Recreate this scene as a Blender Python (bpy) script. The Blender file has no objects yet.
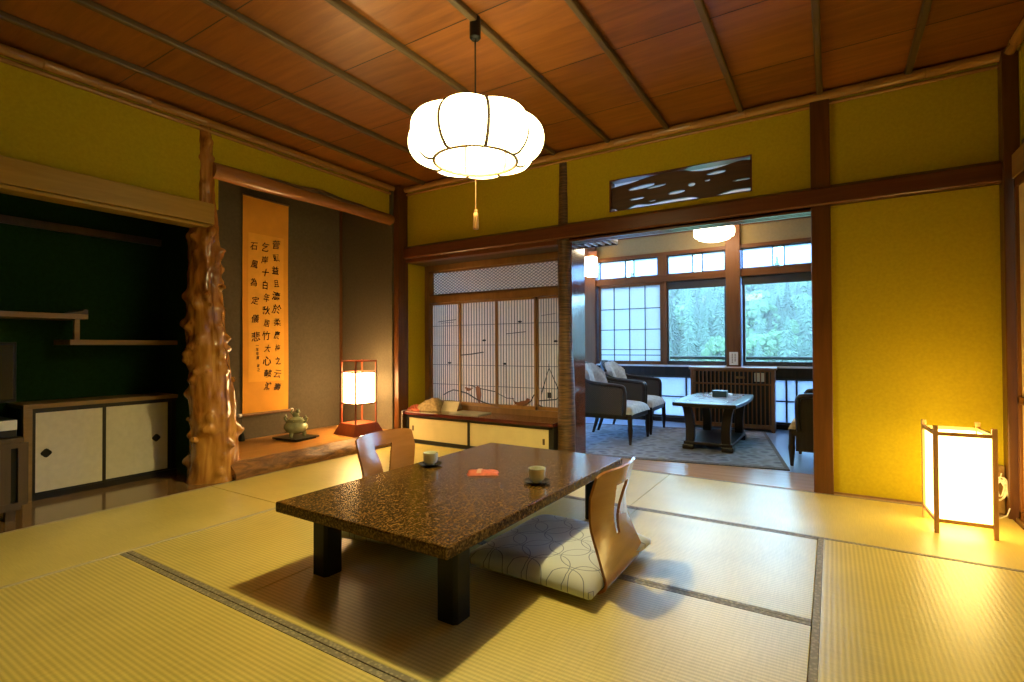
import bpy, bmesh, math, random
from mathutils import Vector, Matrix, noise
SC = bpy.context.scene
COL = SC.collection
PI = math.pi
rnd = random.Random(7)

# ------------------------------------------------------------------ mesh builder
class B:
    def __init__(s): s.bm = bmesh.new()
    def box(s, x0, x1, y0, y1, z0, z1, M=None):
        vs = [s.bm.verts.new(Vector(p)) for p in ((x0,y0,z0),(x1,y0,z0),(x1,y1,z0),(x0,y1,z0),(x0,y0,z1),(x1,y0,z1),(x1,y1,z1),(x0,y1,z1))]
        if M is not None:
            for v in vs: v.co = M @ v.co
        for f in ((0,3,2,1),(4,5,6,7),(0,1,5,4),(1,2,6,5),(2,3,7,6),(3,0,4,7)):
            s.bm.faces.new([vs[i] for i in f])
        return s
    def prism(s, poly, axis, a, b):
        """extrude a closed 2D polygon along an axis: 'x' uses (y,z), 'y' uses (x,z), 'z' uses (x,y)"""
        def P(p, t):
            return {'x': (t, p[0], p[1]), 'y': (p[0], t, p[1]), 'z': (p[0], p[1], t)}[axis]
        A = [s.bm.verts.new(P(p, a)) for p in poly]; C = [s.bm.verts.new(P(p, b)) for p in poly]
        n = len(poly)
        s.bm.faces.new(A[::-1]); s.bm.faces.new(C)
        for i in range(n): s.bm.faces.new((A[i], A[(i+1) % n], C[(i+1) % n], C[i]))
        return s
    def tube(s, pts, r, n=10, cap=True, closed=False, flat=None):
        pts = [Vector(p) for p in pts]
        rs = r if isinstance(r, (list, tuple)) else [r]*len(pts)
        rings = []; N = len(pts); ref = None
        for i, p in enumerate(pts):
            if closed: t = (pts[(i+1) % N] - pts[i-1]).normalized()
            else: t = (pts[min(i+1, N-1)] - pts[max(i-1, 0)]).normalized()
            if ref is None:
                ref = Vector((0, 0, 1)) if abs(t.z) < .9 else Vector((1, 0, 0))
            u = (ref - t*ref.dot(t))
            if u.length < 1e-6: u = t.orthogonal()
            u.normalize(); ref = u
            w = t.cross(u)
            rings.append([s.bm.verts.new(p + (u*math.cos(2*PI*k/n)*(flat or 1) + w*math.sin(2*PI*k/n))*rs[i]) for k in range(n)])
        m = N if closed else N-1
        for i in range(m):
            a, b = rings[i], rings[(i+1) % N]
            for k in range(n): s.bm.faces.new((a[k], a[(k+1) % n], b[(k+1) % n], b[k]))
        if cap and not closed:
            s.bm.faces.new(rings[0][::-1]); s.bm.faces.new(rings[-1])
        return s
    def lathe(s, prof, c=(0, 0, 0), n=24, fr=None):
        """profile of (r, z); fr(theta, r, z) may change r"""
        rings = []
        for r, z in prof:
            if r < 1e-5: rings.append([s.bm.verts.new((c[0], c[1], c[2]+z))]); continue
            ring = []
            for k in range(n):
                th = 2*PI*k/n; rr = fr(th, r, z) if fr else r
                ring.append(s.bm.verts.new((c[0]+rr*math.cos(th), c[1]+rr*math.sin(th), c[2]+z)))
            rings.append(ring)
        for a, b in zip(rings[:-1], rings[1:]):
            if len(a) == 1 and len(b) == 1: continue
            for k in range(n):
                k2 = (k+1) % n
                if len(a) == 1: s.bm.faces.new((a[0], b[k2], b[k]))
                elif len(b) == 1: s.bm.faces.new((a[k], a[k2], b[0]))
                else: s.bm.faces.new((a[k], a[k2], b[k2], b[k]))
        if len(rings[0]) > 1: s.bm.faces.new(rings[0][::-1])
        if len(rings[-1]) > 1: s.bm.faces.new(rings[-1])
        return s
    def grid(s, fn, nu, nv, thick=None, skip=None):
        """surface fn(u,v) u,v in 0..1; thick = offset vector fn or float along the normal gives a closed slab"""
        P = [[Vector(fn(i/nu, j/nv)) for j in range(nv+1)] for i in range(nu+1)]
        V = [[s.bm.verts.new(p) for p in row] for row in P]
        if thick is None:
            for i in range(nu):
                for j in range(nv):
                    if skip and skip((i+.5)/nu, (j+.5)/nv): continue
                    s.bm.faces.new((V[i][j], V[i+1][j], V[i+1][j+1], V[i][j+1]))
            return s
        Nn = []
        for i in range(nu+1):
            row = []
            for j in range(nv+1):
                du = P[min(i+1, nu)][j] - P[max(i-1, 0)][j]; dv = P[i][min(j+1, nv)] - P[i][max(j-1, 0)]
                q = du.cross(dv); row.append(q.normalized() if q.length > 1e-9 else Vector((0, 0, 1)))
            Nn.append(row)
        W = [[s.bm.verts.new(P[i][j] - Nn[i][j]*thick) for j in range(nv+1)] for i in range(nu+1)]
        on = lambda i, j: 0 <= i < nu and 0 <= j < nv and not (skip and skip((i+.5)/nu, (j+.5)/nv))
        for i in range(nu):
            for j in range(nv):
                if not on(i, j): continue
                s.bm.faces.new((V[i][j], V[i+1][j], V[i+1][j+1], V[i][j+1]))
                s.bm.faces.new((W[i][j+1], W[i+1][j+1], W[i+1][j], W[i][j]))
                if not on(i-1, j): s.bm.faces.new((V[i][j], V[i][j+1], W[i][j+1], W[i][j]))
                if not on(i+1, j): s.bm.faces.new((V[i+1][j+1], V[i+1][j], W[i+1][j], W[i+1][j+1]))
                if not on(i, j-1): s.bm.faces.new((V[i+1][j], V[i][j], W[i][j], W[i+1][j]))
                if not on(i, j+1): s.bm.faces.new((V[i][j+1], V[i+1][j+1], W[i+1][j+1], W[i][j+1]))
        return s
    def sphere(s, c, r, sc=(1, 1, 1), n=12):
        m = n//2; rings = []
        for j in range(m+1):
            ph = PI*j/m
            rings.append((max(0, r*math.sin(ph)), -r*math.cos(ph)))
        b0 = len(s.bm.verts)
        s.lathe([(a, z) for a, z in rings], (0, 0, 0), n)
        s.bm.verts.ensure_lookup_table()
        for v in s.bm.verts[b0:]:
            v.co = Vector((c[0]+v.co.x*sc[0], c[1]+v.co.y*sc[1], c[2]+v.co.z*sc[2]))
        return s

INV = {}
def finish(name, b, mat, parent=None, bevel=0, smooth=False, root=None, angle=40):
    bmesh.ops.recalc_face_normals(b.bm, faces=b.bm.faces)
    me = bpy.data.meshes.new(name); b.bm.to_mesh(me); b.bm.free()
    if root is not None: me.transform(INV[root.name])
    if mat: me.materials.append(mat)
    if smooth:
        for p in me.polygons: p.use_smooth = True
        me.set_sharp_from_angle(angle=math.radians(angle))
    o = bpy.data.objects.new(name, me); COL.objects.link(o)
    if parent: o.parent = parent
    if bevel:
        m = o.modifiers.new('bevel', 'BEVEL'); m.width = bevel; m.segments = 2; m.limit_method = 'ANGLE'
    return o
def props(o, label=None, cat=None, group=None, kind=None):
    if label: o['label'] = label
    if cat: o['category'] = cat
    if group: o['group'] = group
    if kind: o['kind'] = kind
    return o
def thing(name, label, cat, loc=(0, 0, 0), rotz=0, group=None):
    o = bpy.data.objects.new(name, None); COL.objects.link(o)
    o.location = loc; o.rotation_euler = (0, 0, rotz); o.empty_display_size = .1
    INV[o.name] = (Matrix.Translation(Vector(loc)) @ Matrix.Rotation(rotz, 4, 'Z')).inverted()
    return props(o, label, cat, group)
def part(name, b, mat, root, parent=None, world=True, **k):
    """mesh part; with world=True the builder used world coordinates"""
    return finish(name, b, mat, parent or root, root=root if world else None, **k)
def struct(name, b, mat, parent=None, **k):
    o = finish(name, b, mat, parent, **k)
    if parent is None: o['kind'] = 'structure'
    return o
def single(name, b, mat, label, cat, group=None, **k):
    return props(finish(name, b, mat, **k), label, cat, group)
def dup(root, loc, rotz, label=None, group=None):
    r = root.copy(); COL.objects.link(r); r.location = loc; r.rotation_euler = (0, 0, rotz)
    if label: r['label'] = label
    if group: r['group'] = group
    for ch in list(root.children):
        c = ch.copy(); COL.objects.link(c); c.parent = r
        for g in list(ch.children):
            d = g.copy(); COL.objects.link(d); d.parent = c
    return r
def curve_mesh(splines, depth):
    """flat 2D shape with holes -> mesh in XY, thickness 2*depth"""
    cu = bpy.data.curves.new('shape', 'CURVE'); cu.dimensions = '2D'; cu.fill_mode = 'BOTH'; cu.extrude = depth
    for pts in splines:
        sp = cu.splines.new('POLY'); sp.points.add(len(pts)-1); sp.use_cyclic_u = True
        for q, p in zip(sp.points, pts): q.co = (p[0], p[1], 0, 1)
    o = bpy.data.objects.new('shape', cu); COL.objects.link(o)
    dg = bpy.context.evaluated_depsgraph_get()
    me = bpy.data.meshes.new_from_object(o.evaluated_get(dg))
    bpy.data.objects.remove(o); bpy.data.curves.remove(cu)
    return me
def text_mesh(body, size, depth=0.0003, off=0.0):
    cu = bpy.data.curves.new('txt', 'FONT'); cu.body = body; cu.size = size; cu.extrude = depth; cu.offset = off
    cu.align_x = 'CENTER'; cu.align_y = 'CENTER'; cu.resolution_u = 3
    o = bpy.data.objects.new('txt', cu); COL.objects.link(o)
    dg = bpy.context.evaluated_depsgraph_get()
    me = bpy.data.meshes.new_from_object(o.evaluated_get(dg))
    bpy.data.objects.remove(o); bpy.data.curves.remove(cu)
    return me

# ------------------------------------------------------------------ materials
def newmat(name):
    m = bpy.data.materials.new(name); m.use_nodes = True
    nt = m.node_tree; bs = nt.nodes['Principled BSDF']
    return m, nt, bs
def nd(nt, t, **k):
    n = nt.nodes.new(t)
    for a, v in k.items():
        if a in n.inputs: n.inputs[a].default_value = v
        else: setattr(n, a, v)
    return n
def c4(c): return (c[0], c[1], c[2], 1)
def coords(nt, scale=(1, 1, 1), world=False, rot=(0, 0, 0)):
    mp = nt.nodes.new('ShaderNodeMapping'); mp.inputs['Scale'].default_value = scale; mp.inputs['Rotation'].default_value = rot
    if world:
        g = nt.nodes.new('ShaderNodeNewGeometry'); nt.links.new(g.outputs['Position'], mp.inputs['Vector'])
    else:
        t = nt.nodes.new('ShaderNodeTexCoord'); nt.links.new(t.outputs['Object'], mp.inputs['Vector'])
    return mp.outputs['Vector']
def ramp(nt, fac, stops):
    r = nt.nodes.new('ShaderNodeValToRGB'); e = r.color_ramp.elements
    while len(e) < len(stops): e.new(.5)
    for q, (p, c) in zip(e, stops): q.position = p; q.color = c4(c)
    nt.links.new(fac, r.inputs['Fac']); return r.outputs['Color']
def bump(nt, bs, h, strength, dist=.002):
    b = nd(nt, 'ShaderNodeBump'); b.inputs['Strength'].default_value = strength; b.inputs['Distance'].default_value = dist
    nt.links.new(h, b.inputs['Height']); nt.links.new(b.outputs['Normal'], bs.inputs['Normal'])
def plain(name, c, rough=.5, metal=0, var=.12, scale=14, bumps=0, coat=0, spec=.5, world=False):
    m, nt, bs = newmat(name)
    n = nd(nt, 'ShaderNodeTexNoise', Scale=scale, Detail=4.0)
    nt.links.new(coords(nt, world=world), n.inputs['Vector'])
    lo = [x*(1-var) for x in c]; hi = [min(1, x*(1+var)) for x in c]
    nt.links.new(ramp(nt, n.outputs['Fac'], [(.3, lo), (.7, hi)]), bs.inputs['Base Color'])
    bs.inputs['Roughness'].default_value = rough; bs.inputs['Metallic'].default_value = metal
    bs.inputs['Coat Weight'].default_value = coat; bs.inputs['Specular IOR Level'].default_value = spec
    if bumps: bump(nt, bs, n.outputs['Fac'], bumps)
    return m
def wood(name, c1, c2, axis='x', rough=.4, fine=28, coat=0, stretch=14, spec=.5, world=False):
    m, nt, bs = newmat(name)
    k = {'x': (1/stretch, 1, 1), 'y': (1, 1/stretch, 1), 'z': (1, 1, 1/stretch)}[axis]
    v = coords(nt, tuple(q*fine for q in k), world)
    n = nd(nt, 'ShaderNodeTexNoise', Scale=1.0, Detail=6.0, Roughness=.6, Distortion=.4)
    nt.links.new(v, n.inputs['Vector'])
    n2 = nd(nt, 'ShaderNodeTexNoise', Scale=.12, Detail=2.0); nt.links.new(v, n2.inputs['Vector'])
    mx = nd(nt, 'ShaderNodeMath', operation='MULTIPLY_ADD'); mx.inputs[1].default_value = .6
    nt.links.new(n.outputs['Fac'], mx.inputs[0])
    m2 = nd(nt, 'ShaderNodeMath', operation='MULTIPLY'); m2.inputs[1].default_value = .4; nt.links.new(n2.outputs['Fac'], m2.inputs[0])
    nt.links.new(m2.outputs[0], mx.inputs[2])
    nt.links.new(ramp(nt, mx.outputs[0], [(.35, c1), (.65, c2)]), bs.inputs['Base Color'])
    bs.inputs['Roughness'].default_value = rough; bs.inputs['Coat Weight'].default_value = coat; bs.inputs['Coat Roughness'].default_value = .12
    bs.inputs['Specular IOR Level'].default_value = spec
    bump(nt, bs, n.outputs['Fac'], .12, .001)
    return m
def emit(name, c, strength, edge=None):
    m, nt, bs = newmat(name)
    bs.inputs['Base Color'].default_value = (.85, .8, .7, 1); bs.inputs['Roughness'].default_value = .8
    n = nd(nt, 'ShaderNodeTexNoise', Scale=60.0, Detail=3.0); nt.links.new(coords(nt), n.inputs['Vector'])
    lo = [q*.95 for q in c]
    nt.links.new(ramp(nt, n.outputs['Fac'], [(.3, lo), (.7, c)]), bs.inputs['Emission Color'])
    bs.inputs['Emission Strength'].default_value = strength
    return m
def glass(name, tint=(.97, .99, 1)):
    m, nt, bs = newmat(name); out = nt.nodes['Material Output']; nt.nodes.remove(bs)
    t = nd(nt, 'ShaderNodeBsdfTransparent'); t.inputs['Color'].default_value = c4(tint)
    g = nd(nt, 'ShaderNodeBsdfGlossy'); g.inputs['Roughness'].default_value = .02
    f = nd(nt, 'ShaderNodeFresnel'); f.inputs['IOR'].default_value = 1.35
    mx = nd(nt, 'ShaderNodeMixShader'); nt.links.new(f.outputs[0], mx.inputs[0]); nt.links.new(t.outputs[0], mx.inputs[1]); nt.links.new(g.outputs[0], mx.inputs[2])
    nt.links.new(mx.outputs[0], out.inputs['Surface']); return m
def paper(name, c=(.9, .9, .88), trans=.6, scale=40, straight=0):
    """thin paper or frosted glass: diffuse plus translucent (plus a little straight transmission)"""
    m, nt, bs = newmat(name); out = nt.nodes['Material Output']; nt.nodes.remove(bs)
    n = nd(nt, 'ShaderNodeTexNoise', Scale=float(scale), Detail=5.0); nt.links.new(coords(nt), n.inputs['Vector'])
    col = ramp(nt, n.outputs['Fac'], [(.3, [q*.94 for q in c]), (.7, c)])
    d = nd(nt, 'ShaderNodeBsdfDiffuse'); t = nd(nt, 'ShaderNodeBsdfTranslucent')
    nt.links.new(col, d.inputs['Color']); nt.links.new(col, t.inputs['Color'])
    mx = nd(nt, 'ShaderNodeMixShader'); mx.inputs[0].default_value = trans
    nt.links.new(d.outputs[0], mx.inputs[1]); nt.links.new(t.outputs[0], mx.inputs[2])
    last = mx
    if straight:
        tr = nd(nt, 'ShaderNodeBsdfTransparent'); m2 = nd(nt, 'ShaderNodeMixShader'); m2.inputs[0].default_value = straight
        nt.links.new(mx.outputs[0], m2.inputs[1]); nt.links.new(tr.outputs[0], m2.inputs[2]); last = m2
    nt.links.new(last.outputs[0], out.inputs['Surface']); return m

M = {}
# walls
M['juraku'] = plain('wall_mustard_plaster', (.47, .36, .014), .9, var=.07, scale=60, bumps=.15, spec=.1)
M['green'] = plain('wall_dark_green_plaster', (.010, .036, .008), .9, var=.15, scale=50, bumps=.15, spec=.1)
M['grey'] = plain('wall_grey_plaster', (.105, .088, .060), .9, var=.10, scale=50, bumps=.15, spec=.1)
M['cream'] = plain('wall_cream_plaster', (.25, .18, .075), .85, var=.05, scale=40, spec=.2)
# woods
M['post'] = wood('wood_red_brown_post', (.07, .024, .005), (.14, .05, .011), 'z', .32, spec=.4)
M['beam'] = wood('wood_red_brown_beam', (.085, .025, .010), (.16, .052, .018), 'x', .28, spec=.4)
M['beam_y'] = wood('wood_pale_brown_beam', (.22, .125, .04), (.33, .20, .07), 'y', .4)
M['beam_left'] = wood('wood_bronze_beam', (.29, .165, .020), (.43, .26, .036), 'y', .35, spec=.3)
M['orangewood'] = wood('wood_honey_window', (.10, .034, .009), (.16, .058, .016), 'x', .4, spec=.2)
M['orangepost'] = wood('wood_honey_post', (.12, .042, .011), (.18, .07, .02), 'z', .4, spec=.2)
M['brownframe'] = wood('wood_brown_frame', (.17, .085, .030), (.26, .13, .045), 'z', .45)
M['honeyframe'] = wood('wood_honey_screen_frame', (.26, .125, .035), (.36, .19, .06), 'z', .45)
M['darkframe'] = plain('frame_dark_bronze', (.035, .028, .022), .4)
M['gloss'] = wood('wood_gloss_lacquer_panel', (.10, .03, .014), (.17, .055, .025), 'z', .08, coat=.8)
M['board'] = wood('wood_floorboard', (.20, .11, .045), (.30, .17, .07), 'y', .12, coat=.5)
M['sill'] = wood('wood_threshold', (.42, .25, .14), (.56, .36, .22), 'x', .25, coat=.3)
M['bamboo'] = wood('bamboo_brown', (.28, .13, .035), (.44, .22, .06), 'y', .22, fine=20, coat=.3)
M['bamboo_x'] = wood('bamboo_brown_long', (.28, .13, .035), (.44, .22, .06), 'x', .22, fine=20, coat=.3)
M['batten'] = wood('batten_grey_brown', (.075, .045, .016), (.12, .075, .03), 'y', .5, fine=30)
M['black'] = plain('black_lacquer', (.009, .010, .009), .35, spec=.25)
M['blackframe'] = plain('black_lacquer_frame', (.014, .013, .012), .35)
M['redlacquer'] = plain('dark_red_lacquer', (.075, .012, .012), .12, coat=.6)
M['chairwood'] = wood('bent_plywood', (.27, .105, .026), (.40, .17, .048), 'y', .22, fine=16, coat=.35, stretch=8)
M['darkwood'] = wood('dark_walnut', (.010, .006, .004), (.028, .016, .010), 'z', .38, spec=.3)
M['redwood'] = wood('red_lacquer_wood', (.16, .028, .012), (.24, .05, .02), 'z', .3)
M['lightstick'] = wood('pale_lantern_wood', (.42, .22, .075), (.56, .31, .11), 'z', .5)
M['ribwood'] = wood('dark_bamboo_rib', (.06, .028, .008), (.11, .05, .015), 'z', .5)
M['slab'] = wood('natural_slab', (.44, .19, .04), (.60, .30, .07), 'y', .3, fine=12, coat=.15, stretch=6)
M['cedar'] = wood('dark_cedar', (.055, .035, .018), (.10, .06, .03), 'z', .5)
M['grille'] = wood('grille_wood', (.17, .058, .016), (.25, .095, .028), 'z', .35)
# cloth, paper and the rest
M['fusuma'] = plain('cream_sliding_door_paper', (.66, .55, .30), .8, var=.05, scale=8)
M['fusuma_white'] = plain('white_sliding_door_paper', (.74, .70, .60), .75, var=.05, scale=30)
M['white_metal'] = plain('white_plastic', (.75, .75, .72), .4)
M['dark_metal'] = plain('dark_metal', (.03, .03, .03), .4, metal=.6)
M['green_glaze'] = plain('celadon_glaze', (.27, .31, .19), .15, var=.25, scale=18, coat=.6)
M['cup'] = plain('pale_celadon_cup', (.88, .91, .86), .2, var=.08, coat=.5)
M['saucer'] = plain('dark_saucer', (.02, .022, .025), .25)
M['packet'] = plain('red_orange_wrapper', (.72, .16, .09), .6, var=.2, scale=40)
M['brocade'] = plain('beige_brocade', (.42, .30, .13), .75, var=.35, scale=45, bumps=.3)
M['coral'] = plain('coral_cloth', (.80, .17, .08), .7, var=.3, scale=70, bumps=.3)
M['card'] = plain('cream_card', (.72, .62, .40), .7, var=.06)
M['cord_white'] = plain('white_cord', (.85, .82, .75), .5)
M['cord_black'] = plain('black_cord', (.01, .01, .01), .5)
M['ink'] = plain('black_ink', (.03, .018, .01), .9)
M['silk'] = plain('scroll_gold_silk', (.74, .34, .035), .85, var=.07, scale=6)
M['silk_paper'] = plain('scroll_gold_paper', (.82, .41, .05), .9, var=.05, scale=12)
M['bird'] = plain('brown_wood_cutout', (.20, .075, .03), .6)
M['branch'] = plain('dark_wood_cutout', (.03, .022, .018), .6)
M['lattice'] = plain('lattice_brown', (.085, .055, .035), .6)
M['lattice_dark'] = plain('lattice_dark', (.05, .045, .04), .6)
M['shojipaper'] = paper('shoji_paper', (.92, .76, .60), .42)
M['frost'] = paper('frosted_pane', (.93, .96, .97), .75, straight=.25)
M['glass'] = glass('clear_pane', (1, .95, .73))
M['chair_fabric'] = plain('pale_grey_upholstery', (.52, .50, .49), .8, var=.22, scale=30, bumps=.3)
M['chair_fabric_gold'] = plain('gold_patterned_fabric', (.50, .34, .14), .8, var=.45, scale=28, bumps=.3)
M['marble'] = plain('pale_table_inlay', (.62, .62, .66), .22, var=.12, scale=9, coat=.6)
M['teal'] = plain('dark_teal_box', (.035, .075, .075), .4)
M['lawn'] = plain('meadow_grass', (.14, .18, .08), .9, var=.2, scale=.4, world=True)
M['hill'] = plain('hillside_undergrowth', (.018, .045, .03), .95, var=.5, scale=.25, world=True)
M['bark'] = plain('tree_bark', (.06, .045, .03), .9, var=.3)

# ribbed cane weave
def weave(name, c1, c2, sx, rough=.7):
    m, nt, bs = newmat(name)
    v = coords(nt, (sx, sx, sx))
    ck = nd(nt, 'ShaderNodeTexChecker', Scale=1.0); nt.links.new(v, ck.inputs['Vector'])
    ck.inputs['Color1'].default_value = c4(c1); ck.inputs['Color2'].default_value = c4(c2)
    nt.links.new(ck.outputs['Color'], bs.inputs['Base Color']); bs.inputs['Roughness'].default_value = rough
    return m
M['cane'] = weave('cane_weave', (.085, .06, .042), (.018, .013, .01), 110)

def tatami():
    m, nt, bs = newmat('tatami_rush')
    v = coords(nt)
    w = nd(nt, 'ShaderNodeTexWave', Scale=19.0, Distortion=.25, Detail=1.0); w.bands_direction = 'Y'; w.inputs['Detail Scale'].default_value = .6
    nt.links.new(v, w.inputs['Vector'])
    v2 = coords(nt, (260, 9, 1)); n = nd(nt, 'ShaderNodeTexNoise', Scale=1.0, Detail=3.0); nt.links.new(v2, n.inputs['Vector'])
    v3 = coords(nt, (3, 3, 3), True); n3 = nd(nt, 'ShaderNodeTexNoise', Scale=1.0, Detail=4.0); nt.links.new(v3, n3.inputs['Vector'])
    a = nd(nt, 'ShaderNodeMath', operation='MULTIPLY_ADD'); a.inputs[1].default_value = .26; nt.links.new(w.outputs['Fac'], a.inputs[0])
    b = nd(nt, 'ShaderNodeMath', operation='MULTIPLY_ADD'); b.inputs[1].default_value = .34; nt.links.new(n.outputs['Fac'], b.inputs[0])
    c = nd(nt, 'ShaderNodeMath', operation='MULTIPLY'); c.inputs[1].default_value = .34; nt.links.new(n3.outputs['Fac'], c.inputs[0])
    nt.links.new(c.outputs[0], b.inputs[2]); nt.links.new(b.outputs[0], a.inputs[2])
    col = ramp(nt, a.outputs[0], [(.22, (.45, .355, .085)), (.66, (.76, .625, .20))])
    nt.links.new(col, bs.inputs['Base Color']); bs.inputs['Roughness'].default_value = .36
    bs.inputs['Specular IOR Level'].default_value = 1.0; bs.inputs['IOR'].default_value = 1.55
    bs.inputs['Coat Weight'].default_value = .0
    bump(nt, bs, a.outputs[0], .35, .002)
    return m
M['tatami'] = tatami()
def heri():
    m, nt, bs = newmat('tatami_border_cloth')
    v = coords(nt, (70, 70, 70)); vo = nd(nt, 'ShaderNodeTexVoronoi', Scale=1.0); nt.links.new(v, vo.inputs['Vector'])
    nt.links.new(ramp(nt, vo.outputs['Distance'], [(.25, (.36, .31, .22)), (.5, (.21, .18, .13))]), bs.inputs['Base Color'])
    bs.inputs['Roughness'].default_value = .6; return m
M['heri'] = heri()
M['heri_sheen'] = plain('tatami_border_cloth_sheen', (.50, .42, .27), .6, var=.12, scale=60)  # same border cloth made paler, its grazing sheen put into the colour
def speckle():
    m, nt, bs = newmat('speckled_brown_lacquer')
    v = coords(nt, (140, 50, 60)); n = nd(nt, 'ShaderNodeTexNoise', Scale=1.0, Detail=5.0, Roughness=.7); nt.links.new(v, n.inputs['Vector'])
    vo = nd(nt, 'ShaderNodeTexNoise', Scale=130.0, Detail=2.0); nt.links.new(coords(nt), vo.inputs['Vector'])
    mx = nd(nt, 'ShaderNodeMath', operation='ADD'); nt.links.new(n.outputs['Fac'], mx.inputs[0]); nt.links.new(vo.outputs['Fac'], mx.inputs[1])
    d = nd(nt, 'ShaderNodeMath', operation='MULTIPLY'); d.inputs[1].default_value = .5; nt.links.new(mx.outputs[0], d.inputs[0])
    nt.links.new(ramp(nt, d.outputs[0], [(.38, (.024, .011, .003)), (.50, (.080, .040, .010)), (.61, (.22, .125, .032))]), bs.inputs['Base Color'])
    bs.inputs['Roughness'].default_value = .2; bs.inputs['Coat Weight'].default_value = .08; bs.inputs['Coat Roughness'].default_value = .05; bs.inputs['Specular IOR Level'].default_value = .2
    return m
M['speckle'] = speckle()
def ceilboard():
    m, nt, bs = newmat('ceiling_board')
    v = coords(nt, (2.2, 22, 22), True)
    n = nd(nt, 'ShaderNodeTexNoise', Scale=1.0, Detail=6.0, Roughness=.6, Distortion=.5); nt.links.new(v, n.inputs['Vector'])
    # boards .645 m wide across, each a little different
    g = nd(nt, 'ShaderNodeNewGeometry'); sx = nd(nt, 'ShaderNodeSeparateXYZ'); nt.links.new(g.outputs['Position'], sx.inputs[0])
    def cell(out, off, size):
        a = nd(nt, 'ShaderNodeMath', operation='ADD'); a.inputs[1].default_value = off; nt.links.new(out, a.inputs[0])
        q = nd(nt, 'ShaderNodeMath', operation='DIVIDE'); q.inputs[1].default_value = size; nt.links.new(a.outputs[0], q.inputs[0])
        return q
    cy = cell(sx.outputs['Y'], -.079, .645); cx = cell(sx.outputs['X'], 3.866, .4785)
    fy = nd(nt, 'ShaderNodeMath', operation='FLOOR'); nt.links.new(cy.outputs[0], fy.inputs[0])
    fx = nd(nt, 'ShaderNodeMath', operation='FLOOR'); nt.links.new(cx.outputs[0], fx.inputs[0])
    cb = nd(nt, 'ShaderNodeCombineXYZ'); nt.links.new(fx.outputs[0], cb.inputs[0]); nt.links.new(fy.outputs[0], cb.inputs[1])
    wn = nd(nt, 'ShaderNodeTexWhiteNoise'); nt.links.new(cb.outputs[0], wn.inputs['Vector'])
    k = nd(nt, 'ShaderNodeMath', operation='MULTIPLY_ADD'); k.inputs[1].default_value = .22; nt.links.new(wn.outputs['Value'], k.inputs[0])
    n_ = nd(nt, 'ShaderNodeMath', operation='MULTIPLY'); n_.inputs[1].default_value = .8; nt.links.new(n.outputs['Fac'], n_.inputs[0]); nt.links.new(n_.outputs[0], k.inputs[2])
    nt.links.new(ramp(nt, k.outputs[0], [(.30, (.14, .042, .005)), (.72, (.29, .10, .016))]), bs.inputs['Base Color'])
    bs.inputs['Roughness'].default_value = .34
    bump(nt, bs, n.outputs['Fac'], .08, .001)
    return m
M['ceilboard'] = ceilboard()
def logmat():
    m, nt, bs = newmat('polished_knotty_log')
    v = coords(nt, (14, 14, 2.2)); n = nd(nt, 'ShaderNodeTexNoise', Scale=1.0, Detail=6.0, Distortion=1.2); nt.links.new(v, n.inputs['Vector'])
    nt.links.new(ramp(nt, n.outputs['Fac'], [(.30, (.12, .036, .008)), (.45, (.36, .14, .026)), (.7, (.60, .30, .065))]), bs.inputs['Base Color'])
    bs.inputs['Roughness'].default_value = .2; bs.inputs['Coat Weight'].default_value = .4; bs.inputs['Coat Roughness'].default_value = .08
    bump(nt, bs, n.outputs['Fac'], .25, .004); return m
M['log'] = logmat()
def barkmat():
    m, nt, bs = newmat('ringed_bark')
    v = coords(nt, (9, 9, 120)); n = nd(nt, 'ShaderNodeTexNoise', Scale=1.0, Detail=4.0, Distortion=.6); nt.links.new(v, n.inputs['Vector'])
    nt.links.new(ramp(nt, n.outputs['Fac'], [(.38, (.045, .022, .009)), (.62, (.15, .075, .026))]), bs.inputs['Base Color'])
    bs.inputs['Roughness'].default_value = .4; bump(nt, bs, n.outputs['Fac'], .8, .008); return m
M['ringbark'] = barkmat()
def slabedge():
    m, nt, bs = newmat('rough_bark_edge')
    v = coords(nt, (12, 5, 22)); n = nd(nt, 'ShaderNodeTexNoise', Scale=1.0, Detail=7.0, Distortion=1.0, Roughness=.7); nt.links.new(v, n.inputs['Vector'])
    nt.links.new(ramp(nt, n.outputs['Fac'], [(.35, (.07, .025, .008)), (.62, (.34, .15, .04))]), bs.inputs['Base Color'])
    bs.inputs['Roughness'].default_value = .5; bump(nt, bs, n.outputs['Fac'], .9, .015); return m
M['slabedge'] = slabedge()
def rugmat():
    m, nt, bs = newmat('woven_rug')
    v = coords(nt, (9, 9, 9)); vo = nd(nt, 'ShaderNodeTexVoronoi', Scale=1.0); nt.links.new(v, vo.inputs['Vector'])
    n = nd(nt, 'ShaderNodeTexNoise', Scale=5.0, Detail=8.0, Roughness=.7); nt.links.new(coords(nt), n.inputs['Vector'])
    mx = nd(nt, 'ShaderNodeMath', operation='MULTIPLY'); nt.links.new(vo.outputs['Distance'], mx.inputs[0]); nt.links.new(n.outputs['Fac'], mx.inputs[1])
    nt.links.new(ramp(nt, mx.outputs[0], [(.10, (.12, .12, .12)), (.22, (.26, .26, .26)), (.36, (.18, .17, .155))]), bs.inputs['Base Color'])
    bs.inputs['Roughness'].default_value = .95; bump(nt, bs, n.outputs['Fac'], .6, .004); return m
M['rug'] = rugmat()
M['rugedge'] = plain('rug_border', (.11, .09, .075), .95, var=.4, scale=60, bumps=.3)
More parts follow.
